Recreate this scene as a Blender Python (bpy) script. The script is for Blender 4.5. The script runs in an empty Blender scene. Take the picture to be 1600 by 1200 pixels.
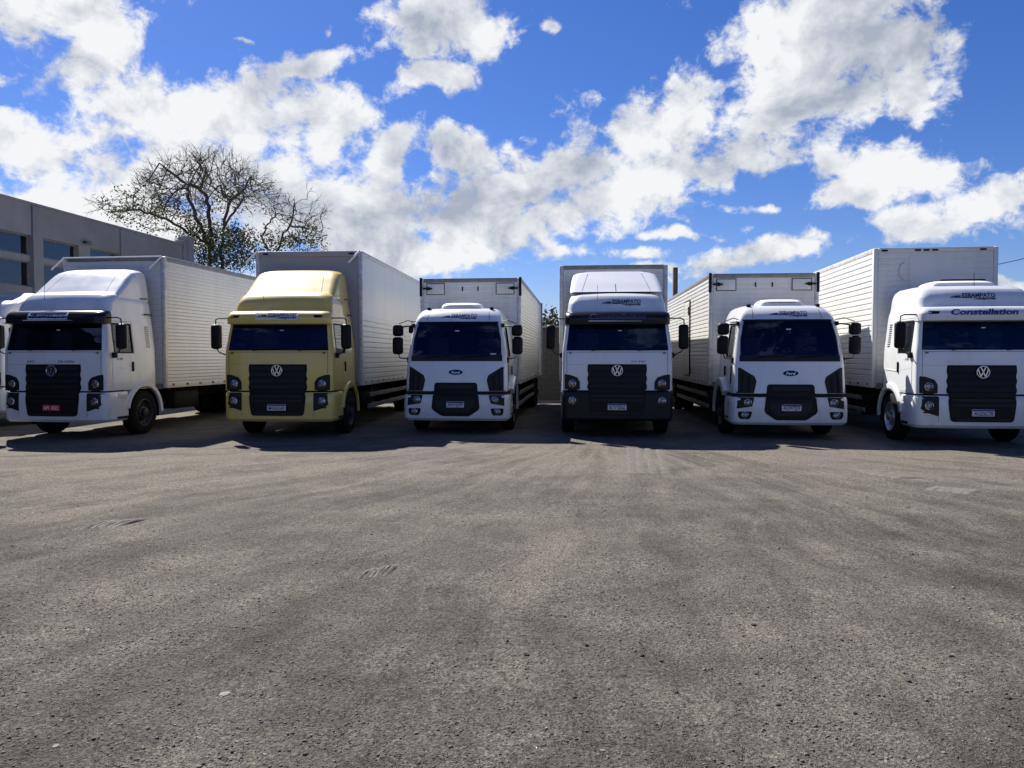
import bpy, bmesh, math, random
import numpy as np
from mathutils import Vector, Matrix, noise as mnoise
from mathutils.kdtree import KDTree

R = math.radians
random.seed(7)
scene = bpy.context.scene
col = scene.collection

# ------------------------------------------------------------------ camera
CAM_H, PITCH, FPX = 1.78, 2.08, 1200.0
cam = bpy.data.cameras.new('camera')
cam.sensor_width = 36.0
cam.lens = 36.0 * FPX / 1600.0
cam.clip_start = 0.05
cam.clip_end = 3000.0
camo = bpy.data.objects.new('camera', cam)
camo.location = (0, 0, CAM_H)
camo.rotation_euler = (R(90 - PITCH), 0, 0)
col.objects.link(camo)
scene.camera = camo

# ------------------------------------------------------------------ light and exposure
SUN_EL, SUN_AZ = 46.0, -33.0          # azimuth measured from +Y towards +X: behind the trucks, to the left
SUN_DIR = Vector((math.sin(R(SUN_AZ)) * math.cos(R(SUN_EL)), math.cos(R(SUN_AZ)) * math.cos(R(SUN_EL)), math.sin(R(SUN_EL))))
sun = bpy.data.lights.new('sun', 'SUN')
sun.energy = 5.0
sun.angle = R(0.5)
sun.color = (1.0, 0.95, 0.86)
suno = bpy.data.objects.new('sun', sun)
suno.rotation_euler = SUN_DIR.to_track_quat('Z', 'Y').to_euler()
suno.location = (-20, 40, 40)
col.objects.link(suno)
scene.view_settings.view_transform = 'Standard'
scene.view_settings.look = 'None'
scene.view_settings.gamma = 1.0
scene.view_settings.use_curve_mapping = False
scene.view_settings.exposure = 1.08

# ------------------------------------------------------------------ sky with clouds
world = bpy.data.worlds.new('World')
scene.world = world
world.use_nodes = True
world.cycles.sampling_method = 'MANUAL'
world.cycles.sample_map_resolution = 512

def build_sky():
    nt = world.node_tree
    N, L = nt.nodes, nt.links
    N.clear()
    def mk(t, **kw):
        n = N.new(t)
        for k, v in kw.items():
            setattr(n, k, v)
        return n
    def sock(inp, v):
        if isinstance(v, bpy.types.NodeSocket):
            L.new(v, inp)
        elif v is not None:
            inp.default_value = v
    def math_(op, a, b=None, c=None, clamp=False):
        n = mk('ShaderNodeMath', operation=op, use_clamp=clamp)
        sock(n.inputs[0], a); sock(n.inputs[1], b); sock(n.inputs[2], c)
        return n.outputs[0]
    def vmath(op, a, b=None):
        n = mk('ShaderNodeVectorMath', operation=op)
        sock(n.inputs[0], a)
        if b is not None: sock(n.inputs[1], b)
        return n
    def maprange(v, a, b, c=0.0, d=1.0, smooth=False):
        n = mk('ShaderNodeMapRange')
        n.interpolation_type = 'SMOOTHSTEP' if smooth else 'LINEAR'
        sock(n.inputs[0], v)
        for i, x in enumerate((a, b, c, d)): n.inputs[1 + i].default_value = x
        return n.outputs[0]
    def noise_(vec, scale, detail, rough, dist=0.0, lac=2.0):
        n = mk('ShaderNodeTexNoise')
        L.new(vec, n.inputs['Vector'])
        n.inputs['Scale'].default_value = scale
        n.inputs['Detail'].default_value = detail
        n.inputs['Roughness'].default_value = rough
        n.inputs['Lacunarity'].default_value = lac
        n.inputs['Distortion'].default_value = dist
        return n.outputs['Fac']

    tc = mk('ShaderNodeTexCoord')
    d = vmath('NORMALIZE', tc.outputs['Generated']).outputs[0]
    sep = mk('ShaderNodeSeparateXYZ'); L.new(d, sep.inputs[0])
    az = math_('ARCTAN2', sep.outputs[0], sep.outputs[1])
    el = math_('ARCSINE', sep.outputs[2])
    cmb = mk('ShaderNodeCombineXYZ'); L.new(az, cmb.inputs[0]); L.new(el, cmb.inputs[1])
    # warp the placement a little so that no bank shows the outline of an ellipse
    wn = mk('ShaderNodeTexNoise'); L.new(d, wn.inputs['Vector'])
    wn.inputs['Scale'].default_value = 9.0; wn.inputs['Detail'].default_value = 4.0
    wv = vmath('SUBTRACT', wn.outputs['Color'], (0.5, 0.5, 0.5)).outputs[0]
    wsc = mk('ShaderNodeVectorMath', operation='SCALE'); L.new(wv, wsc.inputs[0]); wsc.inputs['Scale'].default_value = 0.075
    uv = vmath('ADD', cmb.outputs[0], wsc.outputs[0]).outputs[0]

    BL = [  # cloud banks: place in the sky, extent (in 1/1200 rad), tilt
        (70, 235, 175, 58, 0), (40, 345, 170, 70, 0), (330, 170, 200, 62, -6), (470, 105, 85, 24, -8), (515, 190, 75, 60, 10),
        (290, 270, 240, 70, 0), (130, 92, 85, 36, -28), (610, 250, 50, 55, 0), (590, 345, 130, 80, 0), (450, 335, 170, 80, 0),
        (200, 350, 220, 60, 0), (70, 20, 130, 38, -8), (10, 118, 30, 16, 0),
        (690, 28, 100, 60, 0), (678, 120, 82, 28, -6), (655, 60, 40, 30, 0),
        (750, 335, 130, 62, -8), (880, 268, 150, 60, -22), (1010, 195, 125, 58, -18), (1065, 150, 65, 34, -10), (900, 335, 160, 48, -14),
        (715, 245, 55, 30, 10), (1000, 275, 130, 36, -8),
        (1280, 55, 140, 68, 8), (1230, 150, 95, 70, 0), (1395, 75, 95, 60, 10), (1195, 235, 60, 42, 0), (1300, 160, 95, 36, -10), (1425, 130, 50, 45, 0),
        (1120, 262, 70, 26, -5), (1395, 258, 105, 36, 6), (1335, 298, 60, 26, 0), (1045, 362, 75, 13, 8), (1195, 325, 55, 12, 8),
        (1560, 312, 75, 36, -6), (1435, 345, 85, 28, 0), (1180, 398, 130, 20, -8), (1050, 412, 70, 16, 0), (870, 402, 75, 16, -4),
        (690, 400, 110, 30, 0), (620, 395, 90, 30, 0), (516, 54, 14, 12, 0), (384, 50, 24, 9, 0), (860, 48, 24, 14, 0), (1590, 432, 50, 16, 0),
        (1350, 14, 110, 30, 0), (760, 385, 150, 40, 0), (560, 400, 130, 36, 0), (1010, 385, 60, 14, 6),
    ]
    m = None
    cp, sp = math.cos(R(PITCH)), math.sin(R(PITCH))
    for (px, py, rx, ry, rot) in BL:
        dx, dz = (px - 800) / FPX, (600 - py) / FPX
        v = Vector((dx, cp + dz * sp, dz * cp - sp)).normalized()
        a, e = math.atan2(v.x, v.y), math.asin(v.z)
        mp = mk('ShaderNodeMapping', vector_type='TEXTURE')
        L.new(uv, mp.inputs[0])
        mp.inputs['Location'].default_value = (a, e, 0)
        mp.inputs['Rotation'].default_value = (0, 0, R(-rot))
        mp.inputs['Scale'].default_value = (rx / FPX, ry / FPX, 1)
        ln = vmath('LENGTH', mp.outputs[0]).outputs['Value']
        if rx < 90 and ry < 20: ln = math_('ADD', ln, 0.38)
        m = ln if m is None else math_('SMOOTH_MIN', m, ln, 0.10)
    inside = math_('SUBTRACT', 1.0, m)                 # 1 in the heart of a bank, falling below 0 outside
    inside = math_('MAXIMUM', inside, -0.62)
    # away from the photographed part the same kind of broken cumulus goes on
    gen = noise_(d, 2.6, 3.0, 0.5)
    gen = math_('MULTIPLY_ADD', gen, 4.6, -2.92)
    gen = math_('MINIMUM', math_('MAXIMUM', gen, -0.62), 0.8)
    azm = maprange(math_('ABSOLUTE', az), 0.66, 0.80)
    elm = maprange(el, 0.46, 0.58)
    outm = math_('MAXIMUM', azm, elm)
    mix = mk('ShaderNodeMix'); mix.data_type = 'FLOAT'
    L.new(outm, mix.inputs[0]); L.new(inside, mix.inputs[2]); L.new(gen, mix.inputs[3])
    B = mix.outputs[0]

    # billowing detail
    dflat = vmath('MULTIPLY', d, (1.0, 1.0, 1.2)).outputs[0]
    n1 = noise_(dflat, 11.0, 9.0, 0.62, 0.2)
    vor = mk('ShaderNodeTexVoronoi'); vor.voronoi_dimensions = '2D'
    L.new(uv, vor.inputs['Vector']); vor.inputs['Scale'].default_value = 26.0
    bil = math_('SUBTRACT', 0.45, vor.outputs['Distance'])
    n4 = noise_(dflat, 38.0, 5.0, 0.66, 0.4)
    det = math_('MULTIPLY_ADD', math_('SUBTRACT', n1, 0.5), 2.7, math_('MULTIPLY', bil, 0.40))
    det = math_('MULTIPLY_ADD', math_('SUBTRACT', n4, 0.5), 1.35, det)
    dens = math_('ADD', math_('MULTIPLY', B, 0.95), math_('ADD', det, 0.02))
    alpha = maprange(dens, -0.12, 0.46, 0, 1, True)
    # relief: compare the density with the density a little nearer to the sun
    off = vmath('ADD', dflat, tuple(0.026 * c for c in (Vector((-0.35, 0.0, 1.0)).normalized()))).outputs[0]
    n2 = noise_(off, 11.0, 6.0, 0.62, 0.2)
    rel = math_('SUBTRACT', n1, n2)
    c1 = noise_(dflat, 5.5, 2.0, 0.5); off2 = vmath('ADD', dflat, (-0.03, 0.0, 0.09)).outputs[0]; c2 = noise_(off2, 5.5, 2.0, 0.5)
    rel2 = math_('SUBTRACT', c1, c2)
    thick = math_('MULTIPLY', maprange(dens, 0.30, 1.05), maprange(c2, 0.40, 0.62))
    lit = math_('MULTIPLY_ADD', rel, 3.0, 0.76)
    lit = math_('MULTIPLY_ADD', rel2, 1.9, lit)
    lit = math_('MULTIPLY_ADD', math_('SUBTRACT', n4, 0.5), 0.7, lit)
    lit = math_('SUBTRACT', lit, math_('MULTIPLY', thick, 0.42))
    lit = math_('MINIMUM', math_('MAXIMUM', lit, 0.0), 1.0)
    cmix = mk('ShaderNodeMix'); cmix.data_type = 'RGBA'
    L.new(lit, cmix.inputs[0])
    cmix.inputs[6].default_value = (0.19, 0.213, 0.262, 1)
    cmix.inputs[7].default_value = (0.43, 0.437, 0.447, 1)

    sky = mk('ShaderNodeTexSky'); sky.sky_type = 'NISHITA'
    sky.sun_disc = False
    sky.sun_elevation = R(SUN_EL); sky.sun_rotation = R(SUN_AZ)
    sky.air_density = 1.0; sky.dust_density = 0.2; sky.ozone_density = 3.0; sky.altitude = 100
    hs = mk('ShaderNodeHueSaturation'); L.new(sky.outputs[0], hs.inputs['Color'])
    hs.inputs['Saturation'].default_value = 1.25
    ssc = mk('ShaderNodeMix'); ssc.data_type = 'RGBA'; ssc.blend_type = 'MULTIPLY'
    ssc.inputs[0].default_value = 1.0
    L.new(hs.outputs[0], ssc.inputs[6])
    ssc.inputs[7].default_value = (0.54, 0.565, 0.82, 1)
    STR = 0.063
    cs = mk('ShaderNodeVectorMath', operation='SCALE'); L.new(cmix.outputs[2], cs.inputs[0]); cs.inputs['Scale'].default_value = 1.0 / STR
    fin = mk('ShaderNodeMix'); fin.data_type = 'RGBA'
    L.new(alpha, fin.inputs[0]); L.new(ssc.outputs[2], fin.inputs[6]); L.new(cs.outputs[0], fin.inputs[7])
    bg = mk('ShaderNodeBackground'); L.new(fin.outputs[2], bg.inputs[0]); bg.inputs[1].default_value = STR
    out = mk('ShaderNodeOutputWorld'); L.new(bg.outputs[0], out.inputs[0])
build_sky()

# ------------------------------------------------------------------ materials
MATS = {}
def new_mat(name):
    m = bpy.data.materials.new(name); m.use_nodes = True
    nt = m.node_tree; b = nt.nodes['Principled BSDF']
    MATS[name] = m
    return m, nt, b
def tex_noise(nt, vec, scale, detail=4, rough=0.55, dist=0.0):
    n = nt.nodes.new('ShaderNodeTexNoise')
    if vec is not None: nt.links.new(vec, n.inputs['Vector'])
    n.inputs['Scale'].default_value = scale; n.inputs['Detail'].default_value = detail
    n.inputs['Roughness'].default_value = rough; n.inputs['Distortion'].default_value = dist
    return n
def ramp(nt, fac, stops):
    r = nt.nodes.new('ShaderNodeValToRGB'); nt.links.new(fac, r.inputs[0])
    e = r.color_ramp.elements
    while len(e) < len(stops): e.new(0.5)
    for i, (p, c) in enumerate(stops):
        e[i].position = p; e[i].color = (*c, 1) if len(c) == 3 else c
    return r.outputs[0]
def mapping(nt, vec, scale=(1, 1, 1), loc=(0, 0, 0), rot=(0, 0, 0)):
    m = nt.nodes.new('ShaderNodeMapping'); nt.links.new(vec, m.inputs[0])
    m.inputs['Scale'].default_value = scale; m.inputs['Location'].default_value = loc; m.inputs['Rotation'].default_value = rot
    return m.outputs[0]
def mixc(nt, fac, a, b, blend='MIX'):
    m = nt.nodes.new('ShaderNodeMix'); m.data_type = 'RGBA'; m.blend_type = blend
    for i, v in ((0, fac), (6, a), (7, b)):
        if isinstance(v, bpy.types.NodeSocket): nt.links.new(v, m.inputs[i])
        else: m.inputs[i].default_value = v if i == 0 else (*v, 1)
    return m.outputs[2]
def bump(nt, h, strength, dist, normal=None):
    b = nt.nodes.new('ShaderNodeBump'); nt.links.new(h, b.inputs['Height'])
    b.inputs['Strength'].default_value = strength; b.inputs['Distance'].default_value = dist
    if normal is not None: nt.links.new(normal, b.inputs['Normal'])
    return b.outputs[0]
def coords(nt, kind='Object'):
    return nt.nodes.new('ShaderNodeTexCoord').outputs[kind]
def math_n(nt, op, a, b=0.0, clamp=False):
    n = nt.nodes.new('ShaderNodeMath'); n.operation = op; n.use_clamp = clamp
    for i, v in enumerate((a, b)):
        if isinstance(v, bpy.types.NodeSocket): nt.links.new(v, n.inputs[i])
        else: n.inputs[i].default_value = v
    return n.outputs[0]

def paint(name, c, rough=0.32, dirt=(0.36, 0.32, 0.27), amount=0.35, coat=0.4):
    m, nt, b = new_mat(name)
    v = coords(nt)
    n = tex_noise(nt, mapping(nt, v, (1, 1, 0.35)), 3.0, 8, 0.62)
    f = ramp(nt, n.outputs['Fac'], [(0.45, (0, 0, 0)), (0.85, (amount,) * 3)])
    # road dust thrown up on the lower panels
    sx = nt.nodes.new('ShaderNodeSeparateXYZ'); nt.links.new(v, sx.inputs[0])
    low = nt.nodes.new('ShaderNodeMapRange'); nt.links.new(sx.outputs[2], low.inputs[0])
    for i, x in enumerate((1.3, 0.35, 0.0, 0.30)): low.inputs[1 + i].default_value = x
    f2 = math_n(nt, 'ADD', f, math_n(nt, 'MULTIPLY', low.outputs[0], n.outputs['Fac']), True)
    nt.links.new(mixc(nt, f2, c, dirt), b.inputs['Base Color'])
    r = nt.nodes.new('ShaderNodeMapRange'); nt.links.new(n.outputs['Fac'], r.inputs[0])
    for i, x in enumerate((0.3, 0.8, rough * 0.8, rough * 1.5)): r.inputs[1 + i].default_value = x
    nt.links.new(r.outputs[0], b.inputs['Roughness'])
    b.inputs['Coat Weight'].default_value = coat; b.inputs['Coat Roughness'].default_value = 0.07
    return m
def plain(name, c, rough=0.5, metal=0.0, var=0.25, scale=8.0, bumps=0.0, bscale=60, spec=0.5):
    m, nt, b = new_mat(name); b.inputs['Specular IOR Level'].default_value = spec
    v = coords(nt)
    n = tex_noise(nt, v, scale, 6, 0.6)
    lo = tuple(x * (1 - var) for x in c); hi = tuple(min(1, x * (1 + var)) for x in c)
    nt.links.new(ramp(nt, n.outputs['Fac'], [(0.3, lo), (0.7, hi)]), b.inputs['Base Color'])
    b.inputs['Roughness'].default_value = rough; b.inputs['Metallic'].default_value = metal
    if bumps:
        nb = tex_noise(nt, v, bscale, 5, 0.6)
        nt.links.new(bump(nt, nb.outputs['Fac'], bumps, 0.01), b.inputs['Normal'])
    return m
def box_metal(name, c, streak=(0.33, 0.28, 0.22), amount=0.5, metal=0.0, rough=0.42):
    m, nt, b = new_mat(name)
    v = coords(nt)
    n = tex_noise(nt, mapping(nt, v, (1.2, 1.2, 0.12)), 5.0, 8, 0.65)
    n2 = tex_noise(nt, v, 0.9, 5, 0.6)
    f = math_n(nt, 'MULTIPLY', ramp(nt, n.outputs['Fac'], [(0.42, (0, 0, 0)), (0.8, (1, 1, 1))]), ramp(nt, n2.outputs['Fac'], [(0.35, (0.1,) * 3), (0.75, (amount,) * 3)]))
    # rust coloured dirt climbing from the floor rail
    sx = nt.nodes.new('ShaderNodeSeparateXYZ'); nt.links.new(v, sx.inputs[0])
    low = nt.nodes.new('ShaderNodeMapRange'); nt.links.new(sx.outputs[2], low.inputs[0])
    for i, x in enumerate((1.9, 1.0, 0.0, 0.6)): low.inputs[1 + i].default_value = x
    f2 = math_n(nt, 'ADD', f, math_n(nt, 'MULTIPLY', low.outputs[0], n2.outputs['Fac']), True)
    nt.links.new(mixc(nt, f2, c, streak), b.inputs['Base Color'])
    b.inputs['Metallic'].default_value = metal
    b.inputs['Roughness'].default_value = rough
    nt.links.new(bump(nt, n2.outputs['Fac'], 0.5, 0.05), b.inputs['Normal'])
    return m

paint('white_paint', (0.67, 0.69, 0.72), coat=0.8)
paint('yellow_paint', (0.645, 0.465, 0.095), 0.40, (0.36, 0.29, 0.16), 0.35, 0.9)
paint('black_paint', (0.010, 0.011, 0.014), 0.35, (0.035, 0.032, 0.03), 0.2, 0.2)
box_metal('box_white', (0.57, 0.57, 0.56))
box_metal('box_bright', (0.64, 0.64, 0.63), amount=0.3)
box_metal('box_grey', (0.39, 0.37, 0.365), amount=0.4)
box_metal('box_pale', (0.66, 0.655, 0.645), amount=0.4)
plain('rail_grey', (0.22, 0.22, 0.22), 0.5, 0.3)
plain('rail_light', (0.55, 0.54, 0.52), 0.45, 0.2)
plain('black_plastic', (0.006, 0.006, 0.007), 0.5, 0, 0.3, spec=0.2)
plain('black_gloss', (0.006, 0.007, 0.011), 0.28, 0, 0.2, spec=0.3)
plain('grey_plastic', (0.010, 0.0105, 0.013), 0.45, 0, 0.2, spec=0.25)
plain('rubber', (0.011, 0.0105, 0.010), 0.85, 0, 0.5, 14, 0.3, spec=0.1)
plain('chassis_black', (0.010, 0.0095, 0.009), 0.7, 0, 0.4, spec=0.15)
plain('steel_rim', (0.035, 0.034, 0.033), 0.6, 0.3, 0.4, 20)
plain('alloy_rim', (0.48, 0.48, 0.49), 0.3, 0.9, 0.15, 20)
plain('chrome', (0.60, 0.61, 0.63), 0.22, 1.0, 0.05)
plain('interior', (0.055, 0.054, 0.052), 0.8, 0, 0.2)
plain('seat_cloth', (0.14, 0.135, 0.13), 0.9, 0, 0.3)
plain('lamp_amber', (0.6, 0.22, 0.03), 0.25, 0, 0.1)
plain('plate_white', (0.62, 0.60, 0.60), 0.4, 0, 0.12, 30)
plain('plate_blue', (0.02, 0.035, 0.22), 0.4, 0, 0.1)
plain('plate_red', (0.35, 0.02, 0.02), 0.4, 0, 0.15)
plain('ink_black', (0.02, 0.02, 0.03), 0.5, 0, 0.1)
plain('ink_white', (0.75, 0.75, 0.75), 0.5, 0, 0.1)
plain('logo_blue', (0.018, 0.035, 0.16), 0.35, 0, 0.15)
plain('logo_dark', (0.02, 0.025, 0.055), 0.35, 0, 0.15)
plain('visor_letter', (0.035, 0.045, 0.11), 0.4, 0, 0.1)
plain('sticker_pale', (0.52, 0.60, 0.74), 0.4, 0, 0.1)
plain('oval_blue', (0.006, 0.010, 0.035), 0.5, 0, 0.1, spec=0.15)
plain('reflector_red', (0.20, 0.06, 0.04), 0.4, 0, 0.4, 40)
plain('white_trim', (0.80, 0.80, 0.78), 0.4, 0, 0.05)
plain('wood_pole', (0.115, 0.085, 0.07), 0.9, 0, 0.4, 3, 0.5, 30)
plain('bark', (0.085, 0.070, 0.060), 0.95, 0, 0.35, 4, 0.6, 12)
plain('wire', (0.03, 0.03, 0.03), 0.6)
plain('pale_stone', (0.17, 0.165, 0.15), 0.9, 0, 0.2, 30, 0.4, 90)
plain('dark_clod', (0.05, 0.046, 0.042), 0.95, 0, 0.4, 30, 0.6, 90)

def glass_mat(name, tint, refl_r=0.02, refl=(0.85, 0.92, 1.0), ior=1.55):
    m = bpy.data.materials.new(name); m.use_nodes = True; MATS[name] = m
    nt = m.node_tree; nt.nodes.clear()
    o = nt.nodes.new('ShaderNodeOutputMaterial'); t = nt.nodes.new('ShaderNodeBsdfTransparent'); g = nt.nodes.new('ShaderNodeBsdfGlossy')
    mx = nt.nodes.new('ShaderNodeMixShader'); f = nt.nodes.new('ShaderNodeFresnel')
    t.inputs[0].default_value = (*tint, 1); g.inputs['Roughness'].default_value = refl_r; g.inputs[0].default_value = (*refl, 1)
    f.inputs['IOR'].default_value = ior
    n = tex_noise(nt, coords(nt), 2.5, 3, 0.5)
    nm = bump(nt, n.outputs['Fac'], 0.02, 0.05)
    nt.links.new(nm, g.inputs['Normal'])
    nt.links.new(f.outputs[0], mx.inputs[0]); nt.links.new(t.outputs[0], mx.inputs[1]); nt.links.new(g.outputs[0], mx.inputs[2]); nt.links.new(mx.outputs[0], o.inputs[0])
    return m
glass_mat('windscreen_glass', (0.34, 0.38, 0.47), 0.02, (0.27, 0.40, 0.78))
glass_mat('side_glass', (0.52, 0.55, 0.56))
def lamp_glass():
    m, nt, b = new_mat('lamp_glass')
    v = nt.nodes.new('ShaderNodeTexVoronoi'); v.inputs['Scale'].default_value = 28
    nt.links.new(coords(nt), v.inputs['Vector'])
    nt.links.new(ramp(nt, v.outputs['Distance'], [(0.1, (0.40, 0.40, 0.40)), (0.7, (0.08, 0.08, 0.09))]), b.inputs['Base Color'])
    b.inputs['Roughness'].default_value = 0.12; b.inputs['Metallic'].default_value = 0.55; b.inputs['Coat Weight'].default_value = 1.0
lamp_glass()

def concrete(name, c, scale=1.0, bstr=0.3, stain=0.45):
    m, nt, b = new_mat(name)
    v = coords(nt)
    a = tex_noise(nt, v, 0.55 * scale, 8, 0.65)
    s = tex_noise(nt, mapping(nt, v, (1, 1, 0.15)), 2.2 * scale, 6, 0.6)
    f = tex_noise(nt, v, 40 * scale, 4, 0.6)
    lo = tuple(x * (1 - stain) for x in c)
    k = ramp(nt, a.outputs['Fac'], [(0.32, lo), (0.68, c)])
    k = mixc(nt, math_n(nt, 'MULTIPLY', ramp(nt, s.outputs['Fac'], [(0.5, (0, 0, 0)), (0.8, (1, 1, 1))]), 0.45), k, tuple(x * 0.55 for x in c))
    k = mixc(nt, 0.35, k, ramp(nt, f.outputs['Fac'], [(0.3, tuple(x * 0.6 for x in c)), (0.7, tuple(x * 1.3 for x in c))]))
    nt.links.new(k, b.inputs['Base Color']); b.inputs['Roughness'].default_value = 0.9
    nt.links.new(bump(nt, f.outputs['Fac'], bstr, 0.01), b.inputs['Normal'])
concrete('concrete', (0.28, 0.275, 0.275))
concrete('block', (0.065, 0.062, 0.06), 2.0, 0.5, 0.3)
concrete('mortar', (0.05, 0.048, 0.046), 2.0)

# ------------------------------------------------------------------ helpers
def tag(o, label=None, cat=None, group=None, kind=None):
    if label: o['label'] = label
    if cat: o['category'] = cat
    if group: o['group'] = group
    if kind: o['kind'] = kind
    return o
def empty(name, loc=(0, 0, 0), rz=0.0, parent=None):
    o = bpy.data.objects.new(name, None); col.objects.link(o)
    o.location = loc; o.rotation_euler = (0, 0, rz); o.parent = parent; o.empty_display_size = 0.2
    return o
def link(name, me, mat, parent=None, loc=None):
    o = bpy.data.objects.new(name, me); col.objects.link(o); o.parent = parent
    if mat and not me.materials: me.materials.append(MATS[mat])
    if loc: o.location = loc
    return o
def obj(name, bm, mat, parent=None, smooth=None, loc=None):
    bmesh.ops.recalc_face_normals(bm, faces=bm.faces)
    me = bpy.data.meshes.new(name)
    if smooth is not None:
        for f in bm.faces: f.smooth = True
    bm.to_mesh(me); bm.free()
    if smooth is not None: me.set_sharp_from_angle(angle=R(smooth))
    return link(name, me, mat, parent, loc)
def box(bm, x0, x1, y0, y1, z0, z1, bev=0.0, M=None):
    g = bmesh.ops.create_cube(bm, size=1.0)
    vs = g['verts']
    for v in vs:
        v.co = Vector((x0 + (v.co.x + .5) * (x1 - x0), y0 + (v.co.y + .5) * (y1 - y0), z0 + (v.co.z + .5) * (z1 - z0)))
    if bev > 0:
        es = list({e for v in vs for e in v.link_edges})
        r = bmesh.ops.bevel(bm, geom=es, offset=bev, segments=2, affect='EDGES', profile=0.5)
        vs = list({v for f in r['faces'] for v in f.verts} | {v for v in vs if v.is_valid})
    if M is not None:
        for v in vs: v.co = M @ v.co
    return vs
def bx(name, mat, parent, x0, x1, y0, y1, z0, z1, bev=0.0, smooth=40, M=None):
    bm = bmesh.new(); box(bm, x0, x1, y0, y1, z0, z1, bev, M)
    return obj(name, bm, mat, parent, smooth if bev > 0 else None)
def tube(bm, pts, r, n=6, r2=None):
    pts = [Vector(p) for p in pts]; rings = []
    up = Vector((0.13, 0.21, 0.97))
    for i, p in enumerate(pts):
        t = (pts[min(i + 1, len(pts) - 1)] - pts[max(i - 1, 0)])
        t = t.normalized() if t.length > 1e-9 else Vector((0, 0, 1))
        a = t.cross(up if abs(t.dot(up)) < 0.95 else Vector((1, 0, 0))).normalized(); b = t.cross(a)
        rr = r if r2 is None else r + (r2 - r) * i / (len(pts) - 1)
        rings.append([bm.verts.new(p + rr * (math.cos(2 * math.pi * k / n) * a + math.sin(2 * math.pi * k / n) * b)) for k in range(n)])
    for A, B in zip(rings, rings[1:]):
        for k in range(n): bm.faces.new((A[k], A[(k + 1) % n], B[(k + 1) % n], B[k]))
    bm.faces.new(rings[0]); bm.faces.new(rings[-1])
def lathe(bm, prof, axis='y', n=28, c=(0, 0, 0), cap=True):
    rings = []; c = Vector(c)
    for r, h in prof:
        ring = []
        for k in range(n):
            a = 2 * math.pi * k / n; u, w = r * math.cos(a), r * math.sin(a)
            p = (u, h, w) if axis == 'y' else ((h, u, w) if axis == 'x' else (u, w, h))
            ring.append(bm.verts.new(c + Vector(p)))
        rings.append(ring)
    for A, B in zip(rings, rings[1:]):
        for k in range(n): bm.faces.new((A[k], A[(k + 1) % n], B[(k + 1) % n], B[k]))
    if cap:
        bm.faces.new(rings[0]); bm.faces.new(rings[-1])

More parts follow.
